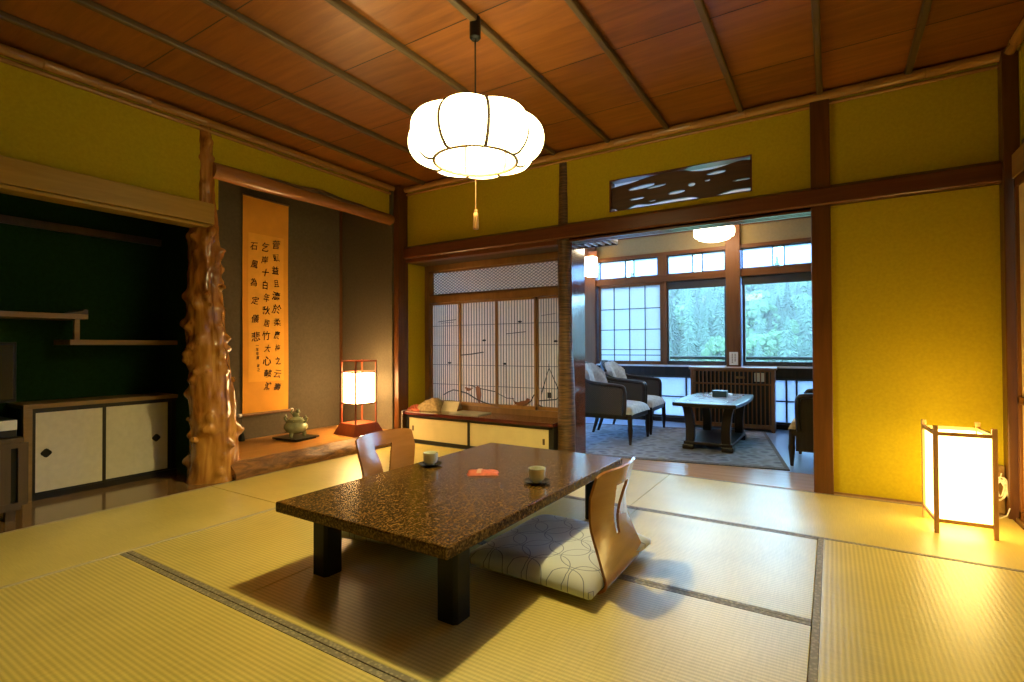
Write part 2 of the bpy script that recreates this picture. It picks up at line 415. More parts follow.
def zabuton():
    m, nt, bs = newmat('cushion_wave_print')
    t = nd(nt, 'ShaderNodeTexCoord')
    # large looping outlines: rings round cell points
    mp = nd(nt, 'ShaderNodeMapping'); mp.inputs['Scale'].default_value = (5.6, 5.6, .01); nt.links.new(t.outputs['Object'], mp.inputs['Vector'])
    cols = []
    for off in ((0, 0, 0), (.5, .37, 0)):
        ad = nd(nt, 'ShaderNodeVectorMath', operation='ADD'); ad.inputs[1].default_value = off; nt.links.new(mp.outputs[0], ad.inputs[0])
        fr = nd(nt, 'ShaderNodeVectorMath', operation='FRACTION'); nt.links.new(ad.outputs[0], fr.inputs[0])
        sb = nd(nt, 'ShaderNodeVectorMath', operation='SUBTRACT'); sb.inputs[1].default_value = (.5, .5, 0); nt.links.new(fr.outputs[0], sb.inputs[0])
        ml = nd(nt, 'ShaderNodeVectorMath', operation='MULTIPLY'); ml.inputs[1].default_value = (1, 1, 0); nt.links.new(sb.outputs[0], ml.inputs[0])
        ln = nd(nt, 'ShaderNodeVectorMath', operation='LENGTH'); nt.links.new(ml.outputs[0], ln.inputs[0])
        d = nd(nt, 'ShaderNodeMath', operation='SUBTRACT'); d.inputs[1].default_value = .47; nt.links.new(ln.outputs['Value'], d.inputs[0])
        ab = nd(nt, 'ShaderNodeMath', operation='ABSOLUTE'); nt.links.new(d.outputs[0], ab.inputs[0])
        lt = nd(nt, 'ShaderNodeMath', operation='LESS_THAN'); lt.inputs[1].default_value = .011; nt.links.new(ab.outputs[0], lt.inputs[0]); cols.append(lt)
    mx = nd(nt, 'ShaderNodeMath', operation='MAXIMUM'); nt.links.new(cols[0].outputs[0], mx.inputs[0]); nt.links.new(cols[1].outputs[0], mx.inputs[1])
    nt.links.new(ramp(nt, mx.outputs[0], [(.0, (.55, .60, .68)), (1, (.18, .22, .36))]), bs.inputs['Base Color'])
    bs.inputs['Roughness'].default_value = .7; bs.inputs['Sheen Weight'].default_value = .2; return m
M['zabuton'] = zabuton()

# lamp light (warm bulbs behind paper)
PEND, ANDON, TOKO, SUNL, SCON, BULB = 9.4, 9.3, 36.0, 18.0, 16.0, 2300.0
M['lit_pendant'] = emit('lit_pendant_paper', (1, .86, .40), PEND)
M['lit_bulb'] = emit('lit_bulb', (1, .80, .29), BULB)
M['lit_andon'] = emit('lit_floor_lantern_paper', (1, .70, .21), ANDON)
M['lit_toko'] = emit('lit_alcove_lantern_paper', (1, .62, .25), TOKO)
M['lit_sun'] = emit('lit_sunroom_glass', (1, .82, .55), SUNL)
M['lit_sconce'] = emit('lit_sconce_glass', (1, .70, .38), SCON)

# ------------------------------------------------------------------ dimensions
XL, YB, XR, ZC = -3.74, 3.83, .81, 2.555
XB = -4.45            # back of the two alcoves
YW = 6.48             # window wall of the sunroom

# ------------------------------------------------------------------ shell
struct('floor', B().box(-4.6, 1.9, -1.5, 3.86, -.12, -.05), M['board'])
struct('floor_sunroom', B().box(-4.1, 1.9, 3.805, YW+.1, -.12, 0), plain('sunroom_blue_carpet', (.20, .28, .38), .35, var=.1, scale=80, coat=.3))
struct('trim_1', B().box(-1.82, 1.0, 3.80, 4.30, -.10, .003), M['sill'])
ceil = struct('ceiling', B().box(-4.6, 1.9, -1.5, 3.9, ZC, ZC+.06), M['ceilboard'])
bt = B()
for i, x in enumerate((-3.375, -2.925, -2.43, -1.945, -1.47, -1.014, -.512, -.051, .395)):
    q = B().box(x-.017, x+.017, -1.4, 3.8, ZC-.032, ZC+.002)
    struct('batten', q, M['batten'], ceil, bevel=.008)
jb = B()
for k in range(8):
    y = .079+.645*k-.645*2
    if -1.4 < y < 3.8: jb.box(-3.74, XR+.05, y-.0025, y+.0025, ZC-.0012, ZC+.001)
struct('board_joint', jb, M['blackframe'], ceil)
def bamboo(name, p0, p1, r, mat, seed):
    rr = random.Random(seed); p0 = Vector(p0); p1 = Vector(p1); L = (p1-p0).length
    pts = []; rs = []; s = -.1
    nodes = []
    while s < L:
        s += rr.uniform(.26, .36); nodes.append(s)
    st = [0.0]
    for nn in nodes:
        if nn < L-.03: st += [nn-.012, nn-.004, nn, nn+.004, nn+.012]
    st.append(L)
    for q in sorted(x for x in st if 0 <= x <= L):
        pts.append(p0+(p1-p0)*(q/L)); d = min([abs(q-nn) for nn in nodes])
        rs.append(r*(1.07 if d < .0045 and d > .002 else (.95 if d <= .002 else 1)))
    return struct(name, B().tube(pts, rs, 14), mat, smooth=True, angle=70)
bamboo('trim_2', (XL+.028, -1.4, ZC-.034), (XL+.028, YB-.02, ZC-.034), .030, M['bamboo'], 1)
bamboo('trim_3', (XL+.012, -1.4, ZC-.083), (XL+.012, YB-.02, ZC-.083), .014, M['bamboo'], 2)
bamboo('trim_4', (XL+.02, YB-.028, ZC-.034), (XR+.03, YB-.028, ZC-.034), .030, M['bamboo_x'], 3)
bamboo('trim_5', (XL+.02, YB-.010, ZC-.080), (XR, YB-.010, ZC-.080), .011, M['bamboo_x'], 4)
bamboo('trim_6', (XR+.022, -1.4, ZC-.034), (XR+.022, YB-.02, ZC-.034), .030, M['bamboo'], 5)

# left wall: upper plaster above the alcoves and the plain stretch near the camera
struct('wall_left', B().box(XL-.1, XL, -1.5, .22, -.1, ZC).box(XL-.1, XL, .22, 2.0, 1.93, ZC).box(XL-.1, XL, 2.0, YB-.02, 2.21, ZC), M['juraku'])
struct('trim_7', B().box(XL-.06, XL+.075, .20, 1.935, 1.80, 1.945).box(XL-.06, XL+.062, .20, 1.935, 1.775, 1.797), M['beam_left'], bevel=.004)
# shelf alcove interior
struct('wall_shelf_alcove', B().box(XB-.1, XB, .10, 2.02, -.1, 2.1).box(XB, XL-.06, 1.93, 1.99, -.05, 2.1).box(XB, XL-.1, .12, .20, -.1, 2.1).box(XB, XL-.06, .1, 2.02, 2.0, 2.1), M['green'])
struct('trim_8', B().box(XB, XB+.03, .2, 1.93, 1.73, 1.78), M['cedar'])
struct('floor_shelf_alcove', B().box(XB, -3.585, .2, 1.93, -.06, 0), M['board'])
# tokonoma interior
struct('wall_tokonoma', B().box(XB-.1, XB, 1.99, 3.80, -.1, 2.56).box(XB, XL+.04, 3.68, 3.80, -.1, 2.5).box(XB, XL-.03, 1.99, 2.03, -.05, 2.5).box(XB, XL-.1, 2.0, 3.7, 2.5, 2.56), M['grey'])
struct('trim_9', B().box(XB, XB+.014, 3.655, 3.68, .12, 2.5), M['post'])
# corner post
struct('trim_10', B().box(XL+.01, -3.635, 3.70, 3.84, -.05, ZC-.01), M['post'], bevel=.006)
# back wall
wb = B()
RX0, RX1, RZ0, RZ1 = -1.48, -.453, 1.992, 2.243
wb.box(XL, RX0, YB, YB+.09, 1.93, ZC).box(RX1, XR+.1, YB, YB+.09, 1.93, ZC).box(RX0, RX1, YB, YB+.09, 1.93, RZ0).box(RX0, RX1, YB, YB+.09, RZ1, ZC)
wb.box(-.02, XR+.1, YB, YB+.09, -.05, 1.82)
struct('wall_back', wb, M['juraku'])
# nageshi rail with its fine lower lip, then the grooved head rail
nage = [(3.775, 1.832), (3.785, 1.822), (3.85, 1.822), (3.85, 1.952), (3.815, 1.952), (3.775, 1.925)]
struct('trim_11', B().prism(nage, 'x', XL+.02, XR+.02), M['beam'], bevel=.004)
hb = B()
for y0, y1 in ((3.80, 3.835), (3.85, 3.872), (3.888, 3.93)): hb.box(-1.82, -.10, y0, y1, 1.795, 1.826)
hb.box(-1.82, -.10, 3.80, 3.93, 1.808, 1.826)
struct('trim_12', hb, M['beam'])
struct('trim_13', B().box(-3.64, -1.93, 3.80, 3.90, 1.785, 1.826), M['beam'], bevel=.004)
struct('trim_14', B().box(-.108, .0, 3.79, 3.93, -.05, ZC-.02), M['post'], bevel=.005)
# right corner post, right wall
struct('trim_15', B().box(XR-.016, XR+.052, 3.745, 3.86, -.05, ZC-.02), M['post'], bevel=.005)
struct('wall_right', B().box(XR+.06, XR+.16, -1.5, 3.75, 2.02, ZC).box(XR+.06, XR+.16, -1.5, 1.4, -.05, 2.02).box(XR+.052, XR+.16, 3.74, 3.88, -.05, ZC), M['juraku'])
struct('trim_16', B().box(XR+.015, XR+.15, -1.5, 3.74, 1.82, 1.95), M['beam_y'], bevel=.004)
struct('trim_17', B().box(XR+.01, XR+.15, 1.4, 3.74, -.05, .012), M['beam_y'])
d1 = struct('door_1', B().box(XR+.033, XR+.055, 2.62, 3.73, .03, 1.80), plain('door_paper', (.62, .46, .22), .8, var=.06))
fr = B()
for a, b_, c, d in ((2.62, 3.73, .012, .06), (2.62, 3.73, 1.77, 1.82), (2.62, 2.65, .012, 1.82), (3.70, 3.73, .012, 1.82), (2.62, 3.73, .62, .66)): fr.box(XR+.02, XR+.06, a, b_, c, d)
struct('door_frame', fr, M['orangepost'], d1, bevel=.003)
d2 = struct('door_2', B().box(XR+.09, XR+.115, 1.42, 2.66, .03, 1.80), plain('door_paper_far', (.62, .46, .22), .8, var=.06))
fr = B()
for a, b_, c, d in ((1.42, 2.66, .012, .06), (1.42, 2.66, 1.77, 1.82), (1.42, 1.45, .012, 1.82), (2.63, 2.66, .012, 1.82)): fr.box(XR+.088, XR+.12, a, b_, c, d)
struct('door_frame', fr, M['orangepost'], d2, bevel=.003)
struct('trim_18', B().box(XR+.055, XR+.15, -1.5, 3.74, 1.95, 2.02), M['cedar'])
struct('wall_front', B().box(-4.6, 1.0, -1.5, -1.4, -.1, ZC), M['juraku'])
struct('baseboard_back', B().box(0, XR, YB-.008, YB+.01, -.02, .012), M['brownframe'])

# ------------------------------------------------------------------ tatami mats
def mat_thing(x0, x1, y0, y1, along, label, cloth='heri'):
    cx, cy = (x0+x1)/2, (y0+y1)/2
    rz = 0 if along == 'x' else PI/2
    lx, ly = (x1-x0, y1-y0) if along == 'x' else (y1-y0, x1-x0)
    t = thing('tatami_mat', label, 'tatami mat', (cx, cy, -.05), rz, 'tatami mats on the floor')
    g = .0012
    b = B().box(-lx/2+g, lx/2-g, -ly/2+.024, ly/2-.024, 0, .05)
    part('rush_cover', b, M['tatami'], t, world=False, bevel=.002)
    for s in (-1, 1):
        y_a, y_b = sorted((s*(ly/2-g), s*(ly/2-.0235)))
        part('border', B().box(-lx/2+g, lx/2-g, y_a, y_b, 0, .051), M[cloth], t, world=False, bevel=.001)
    return t
X1, X2 = -2.75, -.068
mat_thing(-3.582, X1, .105, 1.868, 'y', 'tatami mat along the floorboards of the dark green shelf alcove', 'heri_sheen')
mat_thing(-3.582, X1, 1.870, 3.745, 'y', 'tatami mat along the slab of the calligraphy alcove', 'heri_sheen')
mat_thing(-3.73, X1, -1.39, .103, 'y', 'tatami mat beside the plain left wall nearest the camera')
mat_thing(X1, -1.015, 2.898, 3.80, 'x', 'tatami mat in front of the cream doored low cabinet')
mat_thing(-1.015, XR, 2.898, 3.80, 'x', 'tatami mat under the glowing floor lantern beside the threshold')
mat_thing(X1, -1.89, 1.06, 2.003, 'x', 'half-size yellow tatami mat under the left edge of the low table')
mat_thing(-1.89, X2, 1.06, 2.003, 'x', 'tatami mat under the near half of the low table')
mat_thing(X1, -.96, 2.003, 2.898, 'x', 'tatami mat under the far half of the low table')
mat_thing(-.96, X2, 2.003, 2.898, 'x', 'half-size daylit tatami mat behind the right legless chair')
mat_thing(X2, XR, 1.092, 2.898, 'y', 'ribbed tatami mat in front of the floor lantern')
mat_thing(X2, XR, -.70, 1.090, 'y', 'tatami mat in the bottom right corner of the photo')
mat_thing(X1, -.97, .15, 1.058, 'x', 'large yellow tatami mat filling the bottom left of the photo')
mat_thing(-.97, X2, .15, 1.058, 'x', 'tatami mat at the bottom middle of the photo')

# ------------------------------------------------------------------ low table
TX, TY = -1.46, 2.01
tb = thing('low_table', 'low dining table with speckled brown lacquer top and black square legs', 'table', (TX, TY, 0), -.012)
tw, tl, th = .90, 1.52, .31
b = B().box(-tw/2, tw/2, -tl/2, tl/2, th-.042, th)
part('tabletop', b, M['speckle'], tb, world=False, bevel=.006)
b = B().box(-tw/2+.05, tw/2-.05, -tl/2+.06, tl/2-.06, th-.062, th-.042)
part('under_rail', b, M['black'], tb, world=False)
for sx in (-1, 1):
    for sy in (-1, 1):
        cx = -.322 if sx < 0 else .350; cy = sy*.605
        h = .045
        poly = [(cx-h+.012, cy-h), (cx+h-.012, cy-h), (cx+h, cy-h+.012), (cx+h, cy+h-.012), (cx+h-.012, cy+h), (cx-h+.012, cy+h), (cx-h, cy+h-.012), (cx-h, cy-h+.012)]
        part('leg', B().prism(poly, 'z', 0, th-.062), M['black'], tb, world=False, bevel=.002)

# ------------------------------------------------------------------ legless chairs and cushions
PROF = [(-.46, .012), (-.20, .012), (-.06, .013), (-.022, .022), (-.004, .045), (-.02, .10), (-.048, .19), (-.056, .25), (-.044, .335), (-.012, .458)]
def spline(pts, n):
    out = []; N = len(pts)
    for i in range(N-1):
        p0 = pts[max(i-1, 0)]; p1 = pts[i]; p2 = pts[i+1]; p3 = pts[min(i+2, N-1)]
        for k in range(n):
            t = k/n
            out.append(tuple(.5*((2*p1[j])+(-p0[j]+p2[j])*t+(2*p0[j]-5*p1[j]+4*p2[j]-p3[j])*t*t+(-p0[j]+3*p1[j]-3*p2[j]+p3[j])*t**3) for j in range(len(p1))))
    out.append(tuple(pts[-1])); return out
def legless_chair(loc, rz, label):
    t = thing('legless_chair', label, 'legless chair', loc, rz, 'bent plywood legless chairs')
    sp = spline(PROF, 8); n = len(sp)-1
    W = .42
    def halfwidth(z):
        return W/2*(1.0 if z < .06 else 1-.10*math.sin(min(1, (z-.06)/.30)*PI))
    def fn(u, v):
        k = u*n; i = min(int(k), n-1); f = k-i
        x = sp[i][0]+(sp[i+1][0]-sp[i][0])*f; z = sp[i][1]+(sp[i+1][1]-sp[i][1])*f
        s = v*2-1
        y = s*halfwidth(z)
        up = max(0, min(1, (z-.06)/.3))
        x += -.045*up*(s*s)*1.0 + .02*up                     # back wraps forward at both sides
        if z > .36: z -= .016*((abs(s)**8))*((z-.36)/.09)      # rounded shoulders
        return (x, y, z)
    def skip(u, v):
        k = u*n; i = min(int(k), n-1); z = sp[i][1]+(sp[i+1][1]-sp[i][1])*(k-i)
        if not .165 < z < .385: return False
        s = v*2-1
        q = (z-.165)/.22
        hw = .10+.23*q**1.6
        return abs(s) < hw
    part('shell', B().grid(fn, 132, 120, .011, skip), M['chairwood'], t, world=False, smooth=True, angle=50)
    return t
legless_chair((-.722, 2.01, 0), 0, 'bent plywood legless chair with pierced back, right of the low table')
legless_chair((-2.175, 2.075, 0), PI, 'bent plywood legless chair with pierced back, left of the low table')
def cushion(loc, rz, lx, ly, label):
    def fn(u, v, top):
        x, y = u*2-1, v*2-1
        e = max(0, (1-abs(x)**5))*max(0, (1-abs(y)**5))
        h = .010+.052*e**.45*(1-.10*math.exp(-((x*x+y*y)/.05)))
        wob = .004*noise.noise(Vector((x*2.3, y*2.3, rz)))
        sx = x*(1+.03*(y*y)); sy = y*(1+.03*(x*x))
        z = .028+ (h+wob if top else -min(h, .0275))
        return (sx*lx/2, sy*ly/2, max(.0005, z))
    b = B(); N = 26
    b.grid(lambda u, v: fn(u, v, True), N, N); b.grid(lambda u, v: fn(u, v, False), N, N)
    b2 = b.bm; bmesh.ops.remove_doubles(b2, verts=b2.verts, dist=.0001)
    # join the rims
    bmesh.ops.bridge_loops(b2, edges=[e for e in b2.edges if e.is_boundary])
    o = single('floor_cushion', b, M['zabuton'], label, 'cushion', 'grey floor cushions with looping print', smooth=True, angle=80)
    o.location = loc; o.rotation_euler = (0, 0, rz)
    return o
cushion((-1.005, 2.005, .022), -.04, .56, .60, 'grey floor cushion with blue looping print right of the low table')
cushion((-1.815, 1.985, .022), .22, .54, .60, 'grey floor cushion half hidden under the left side of the low table')

# ------------------------------------------------------------------ things on the table
def teacup(x, y, label, lab2):
    s = single('saucer', B().lathe([(0, 0), (.036, 0), (.040, .004), (.060, .011), (.060, .014), (.040, .008), (0, .007)], (0, 0, 0), 28), M['saucer'], lab2, 'saucer', 'dark saucers on the low table', smooth=True)
    s.location = (x, y, th)
    c = thing('teacup', label, 'teacup', (x, y, th+.0075), 0, 'pale teacups on the low table')
    part('bowl', B().lathe([(0, 0), (.021, 0), (.022, .006), (.032, .010), (.037, .022), (.039, .052), (.040, .062), (.0375, .062), (.036, .05), (.033, .02), (0, .013)], (0, 0, 0), 28), M['cup'], c, world=False, smooth=True)
    part('tea', B().lathe([(0, .040), (.0352, .040), (.0352, .0405), (0, .0405)], (0, 0, 0), 24), plain('green_tea', (.28, .26, .05), .1), c, world=False)
teacup(-1.80, 2.065, 'pale teacup at the left side of the low table', 'dark saucer under the teacup on the left side of the low table')
teacup(-1.150, 2.05, 'pale teacup at the right side of the low table', 'dark saucer under the teacup on the right side of the low table')
pk = thing('sweet_packet', 'red-orange folded packet lying in the middle of the low table', 'packet', (-1.465, 2.07, th), .55)
def pfn(u, v, s=1):
    x, y = u*2-1, v*2-1; e = (1-x**6)*(1-y**4)
    return (x*.075+.004*math.sin(y*5), y*.048*(1-.12*x), .001+s*(.013*max(0, e)**.5+.0015*math.sin(x*9+y*4)*e))
b = B().grid(lambda u, v: pfn(u, v, 1), 20, 14).grid(lambda u, v: pfn(u, v, .02), 20, 14)
part('wrapper', b, M['packet'], pk, world=False, smooth=True)
part('paper_band', B().grid(lambda u, v: (u*.022-.03+.004*v, (v*2-1)*.044, .0030+.0155*(max(0, 1-(v*2-1)**4))**.5), 3, 12, .0008), plain('pale_pink_band', (.75, .42, .30), .6), pk, world=False, smooth=True)

# ------------------------------------------------------------------ knotty log pillar
def log_pillar():
    t = thing('alcove_pillar', 'polished knotty tree trunk pillar between the two alcoves', 'pillar', (-3.765, 2.01, 0))
    rr = random.Random(11)
    def rad(z):
        pts = [(0, .162), (.06, .156), (.25, .146), (.56, .142), (.92, .126), (1.27, .110), (1.78, .088), (1.93, .072), (2.2, .060), (2.55, .055)]
        for (a, ra), (c, rc) in zip(pts[:-1], pts[1:]):
            if a <= z <= c: return ra+(rc-ra)*(z-a)/(c-a)
        return .055
    kn = []
    for i in range(130):
        z = rr.uniform(.0, 1.76) if i < 122 else rr.uniform(1.98, 2.4)
        kn.append((rr.uniform(0, 2*PI), z, rr.uniform(.018, .042), rr.uniform(.012, .045)))
    n, m = 72, 190; H = 2.53
    b = B()
    def fn(u, v):
        z = v*H; thh = u*2*PI; r = rad(z)
        c, s = math.cos(thh), math.sin(thh)
        r += .010*noise.noise(Vector((c*1.6, s*1.6, z*2.2)))+.008*noise.noise(Vector((c*4, s*4, z*9)))+.004*noise.noise(Vector((c*9, s*9, z*22)))
        r += .010*math.cos(thh*5+z*1.5)*max(0, .9-z)*.9
        for a, zz, w, h in kn:
            if abs(z-zz) > .11: continue
            da = (thh-a+PI) % (2*PI)-PI; ds = da*r
            if abs(ds) > .12: continue
            q = (ds*ds+(z-zz)**2)/(w*w)
            r += h*math.exp(-q*1.4)-(.012*math.exp(-q*9))
        if z < .10: r += .02*(1-z/.10)*(.5+.5*math.cos(thh*4+.6))
        return (r*c+.012*math.sin(z*2.4)-.005, r*s+.012*math.sin(z*3.1+1)-.028-.034*z, z)
    rows = []
    for j in range(m+1):
        rows.append([b.bm.verts.new(fn(i/n, j/m)) for i in range(n)])
    for j in range(m):
        for i in range(n): b.bm.faces.new((rows[j][i], rows[j][(i+1) % n], rows[j+1][(i+1) % n], rows[j+1][i]))
    b.bm.faces.new(rows[0][::-1]); b.bm.faces.new(rows[-1])
    part('trunk', b, M['log'], t, world=False, smooth=True, angle=80)
    # cut branch stubs
    for a, z, L, r in ((2.6, 1.60, .05, .012), (2.7, 1.02, .05, .013), (2.5, 1.18, .045, .010), (-.2, 1.36, .045, .02), (.1, .70, .05, .022), (3.0, .42, .05, .016), (2.9, 1.98, .05, .014), (-2.0, .3, .045, .02)):
        r0 = rad(z)
        p0 = Vector((math.cos(a+.75)*(r0-.02), math.sin(a+.75)*(r0-.02)-.028-.034*z, z)); p1 = Vector((math.cos(a+.75)*(r0+L*.45), math.sin(a+.75)*(r0+L*.45)-.028-.034*z, z+.012))
        part('branch_stub', B().tube([p0, (p0+p1)/2, p1], [r*1.5, r*1.05, r*.8], 10), M['log'], t, world=False, smooth=True, angle=60)
log_pillar()
# curved log beam above the calligraphy alcove
pts = []; rs = []
for k in range(19):
    f = k/18; y = 1.955+f*(3.71-1.955)
    pts.append((XL+.0, y, 2.205+.012*math.sin(f*PI)-.004*math.sin(f*5))); rs.append(.058-.006*f+.004*math.sin(f*8))
ob = thing('alcove_beam', 'peeled log beam across the top of the calligraphy alcove', 'beam', (XL, 2.85, 2.2))
part('log', B().tube(pts, rs, 16), wood('peeled_log', (.26, .10, .03), (.38, .16, .05), 'y', .25, fine=18, coat=.3), ob, smooth=True, angle=70)
cr = B(); pts = [(XL+.045-.0, 2.30+k*.07, 2.262-.004*abs(k-8)*.5+.006*math.sin(k)) for k in range(17)]
part('bark_strip', cr.tube(pts, [.004+.016*math.sin(PI*k/16) for k in range(17)], 8), M['ringbark'], ob, smooth=True)

# ------------------------------------------------------------------ tokonoma slab and what stands on it
sl = thing('alcove_slab', 'thick natural-edged wooden slab forming the calligraphy alcove floor', 'alcove floor', (-4.05, 2.86, 0))
def edge(y): return .016*noise.noise(Vector((y*2.3, 1.7, 0)))+.008*noise.noise(Vector((y*7, 4.1, 0)))
b = B(); N = 60
def slab(u, v):
    y = 2.03+u*(3.68-2.03); return (XB+v*(-3.650+edge(y)-XB), y, .118)
b.grid(slab, N, 4, -.03)
part('slab_top', b, M['slab'], sl, smooth=True, angle=40)
b = B()
def front(u, v):
    y = 2.03+u*(3.70-2.03); s = v
    x = -3.651+edge(y)+.085*math.sin(s*PI*.5)+.02*math.sin(s*PI)+.012*noise.noise(Vector((y*6, s*3, 8)))
    return (x, y, .1175-.117*s)
b.grid(front, 90, 12, -.05)
part('bark_edge', b, M['slabedge'], sl, smooth=True, angle=80)

# hanging scroll
sc = thing('hanging_scroll', 'tall golden hanging scroll with columns of brush calligraphy', 'hanging scroll', (XB, 2.82, .3))
y0, y1, z0, z1 = 2.588, 3.038, .345, 2.30
SX = XB+.012
part('silk_mount', B().grid(lambda u, v: (SX+.004*math.sin(v*7), y0+u*(y1-y0), z0+v*(z1-z0)), 6, 40, .002), M['silk'], sc)
part('paper_field', B().grid(lambda u, v: (SX+.0032+.004*math.sin((.145+v*.69)*7), y0+.05+u*(y1-y0-.10), z0+.145*(z1-z0)+v*.69*(z1-z0)), 4, 30, .001), M['silk_paper'], sc)
rod = part('roller', B().tube([(SX+.012, y0-.022, z0-.006), (SX+.012, y1+.022, z0-.006)], .013, 12), M['brownframe'], sc, smooth=True)
for yy in (y0-.03, y1+.03):
    part('roller_knob', B().tube([(SX+.012, yy-.012, z0-.006), (SX+.012, yy+.012, z0-.006)], .017, 14), M['white_metal'], sc, parent=rod, smooth=True)
part('top_rod', B().tube([(SX+.004, y0-.005, z1+.004), (SX+.004, y1+.005, z1+.004)], .007, 10), M['brownframe'], sc, smooth=True)
part('hanging_cord', B().tube([(SX, y0+.11, z1), (SX, (y0+y1)/2, z1+.11), (SX, y1-.11, z1)], .002, 6), M['cord_black'], sc)
part('tassel', B().tube([(SX+.02, y0-.02, z0-.01), (SX+.02, y0-.022, z0-.07)], .002, 6).lathe([(0, 0), (.024, .0), (.026, .02), (.017, .07), (.010, .10), (.013, .12), (.008, .14), (0, .142)], (SX+.03, y0-.022, .115), 14), M['black'], sc, smooth=True)
cols = [("菅頭益且濤於柔廣梅之云壽", 2.905, 1.900, .565, 12), ("乞岸十白年秋居竹大心懿鴻", 2.800, 1.860, .575, 12), ("石風為定儀悲", 2.690, 1.855, 1.030, 6), ("一羊年書　柳之", 2.715, .955, .735, 7)]
rr = random.Random(5)
for s, yc, za, zb, n in cols:
    bmx = bmesh.new(); n = len(s); step = (za-zb)/max(1, n-1); small = n == 7
    for i, ch in enumerate(s):
        if ch == '　': continue
        sz = (.030 if small else .078*rr.uniform(.82, 1.12))
        me = text_mesh(ch, sz, .0004, .0012 if not small and rr.random() < .5 else .0003)
        a = rr.uniform(-.16, .16); kx = rr.uniform(.75, 1.1)
        z = za-step*i; yy = yc+rr.uniform(-.006, .006)+.02*(i/n)
        frac = (z-z0)/(z1-z0)
        Mx = Matrix.Translation((SX+.0055+.004*math.sin(frac*7), yy, z)) @ Matrix(((0, 0, 1, 0), (1, 0, 0, 0), (0, 1, 0, 0), (0, 0, 0, 1))) @ Matrix.Rotation(a, 4, 'Z') @ Matrix.Diagonal((kx, 1.1, 1, 1)) @ Matrix.Shear('XZ', 4, (rr.uniform(-.1, .3), .0))
        me.transform(Mx); bmx.from_mesh(me); bpy.data.meshes.remove(me)
    bb = B(); bb.bm.free(); bb.bm = bmx
    part('calligraphy_column', bb, M['ink'], sc)

# incense burner on a flat black stand
single('burner_stand', B().box(-.15, .15, -.13, .13, .012, .024).box(-.13, .13, -.11, .11, 0, .012), M['black'], 'flat black stand under the green incense burner', 'stand', bevel=.003).location = (-4.085, 2.875, .1182)
bpy.data.objects['burner_stand'].rotation_euler = (0, 0, .10)
ib = thing('incense_burner', 'green glazed tripod incense burner with ornate lid in the alcove', 'incense burner', (-4.085, 2.875, .1425), .4)
part('bowl', B().lathe([(0, .028), (.05, .030), (.085, .048), (.102, .078), (.102, .098), (.088, .122), (.074, .130), (.080, .138), (.080, .146), (.066, .146), (.064, .13), (0, .12)], (0, 0, 0), 32), M['green_glaze'], ib, world=False, smooth=True)
for k in range(3):
    a = k*2*PI/3+.5
    part('foot', B().tube([(math.cos(a)*.062, math.sin(a)*.062, .045), (math.cos(a)*.072, math.sin(a)*.072, .02), (math.cos(a)*.066, math.sin(a)*.066, 0)], [.020, .017, .014], 12), M['green_glaze'], ib, world=False, smooth=True)
for s in (-1, 1):
    part('handle', B().tube([(s*.075, 0, .125), (s*.100, 0, .140), (s*.112, 0, .168), (s*.098, 0, .185), (s*.088, 0, .165)], [.009, .010, .011, .010, .007], 10), M['green_glaze'], ib, world=False, smooth=True)
lid = part('lid', B().lathe([(0, .146), (.068, .146), (.070, .152), (.055, .166), (.030, .176), (0, .178)], (0, 0, 0), 28), M['green_glaze'], ib, world=False, smooth=True)
b = B().sphere((0, 0, .195), .028, (1.2, .8, .9)).sphere((.022, 0, .222), .018).tube([(-.025, 0, .19), (-.045, 0, .21), (-.04, 0, .235), (-.028, 0, .24)], [.009, .009, .008, .005], 8).sphere((.034, .0, .216), .008).tube([(.018, .012, .235), (.016, .014, .248)], [.006, .003], 8).tube([(.018, -.012, .235), (.016, -.014, .248)], [.006, .003], 8)
part('lion_knob', b, M['green_glaze'], ib, parent=lid, world=False, smooth=True)

# alcove lantern
al = thing('alcove_lantern', 'red lacquered paper lantern on a flared base, glowing in the calligraphy alcove', 'lantern', (-3.835, 3.375, .1182), -.12)
b = B(); a0, a1 = .168, .125
vs = [b.bm.verts.new(p) for p in ((-a0, -a0, 0), (a0, -a0, 0), (a0, a0, 0), (-a0, a0, 0), (-a1, -a1, .105), (a1, -a1, .105), (a1, a1, .105), (-a1, a1, .105))]
for f in ((0, 3, 2, 1), (4, 5, 6, 7), (0, 1, 5, 4), (1, 2, 6, 5), (2, 3, 7, 6), (3, 0, 4, 7)): b.bm.faces.new([vs[i] for i in f])
part('base', b, M['redwood'], al, world=False, bevel=.003)
q = .112
for sx in (-1, 1):
    for sy in (-1, 1):
        part('post', B().box(sx*q-.006, sx*q+.006, sy*q-.006, sy*q+.006, .10, .70), M['redwood'], al, world=False)
b = B()
for z in (.29, .585, .69):
    for s in (-1, 1):
        part('rail', B().box(-q, q, s*q-.005, s*q+.005, z-.006, z+.006), M['redwood'], al, world=False)
        part('rail', B().box(s*q-.005, s*q+.005, -q, q, z-.006, z+.006), M['redwood'], al, world=False)
b = B().box(-q+.012, q-.012, -q+.012, -q+.0135, .295, .58).box(-q+.012, q-.012, q-.0135, q-.012, .295, .58).box(-q+.012, -q+.0135, -q+.012, q-.012, .295, .58).box(q-.0135, q-.012, -q+.012, q-.012, .295, .58)
part('paper_shade', b, M['lit_toko'], al, world=False)
b = B()
for k in (-.035, .035):
    for s in (-1, 1):
        b.box(k-.0015, k+.0015, s*(q-.011)-.001, s*(q-.011)+.001, .295, .58); b.box(s*(q-.011)-.001, s*(q-.011)+.001, k-.0015, k+.0015, .295, .58)
part('shade_rib', b, M['redwood'], al, world=False)

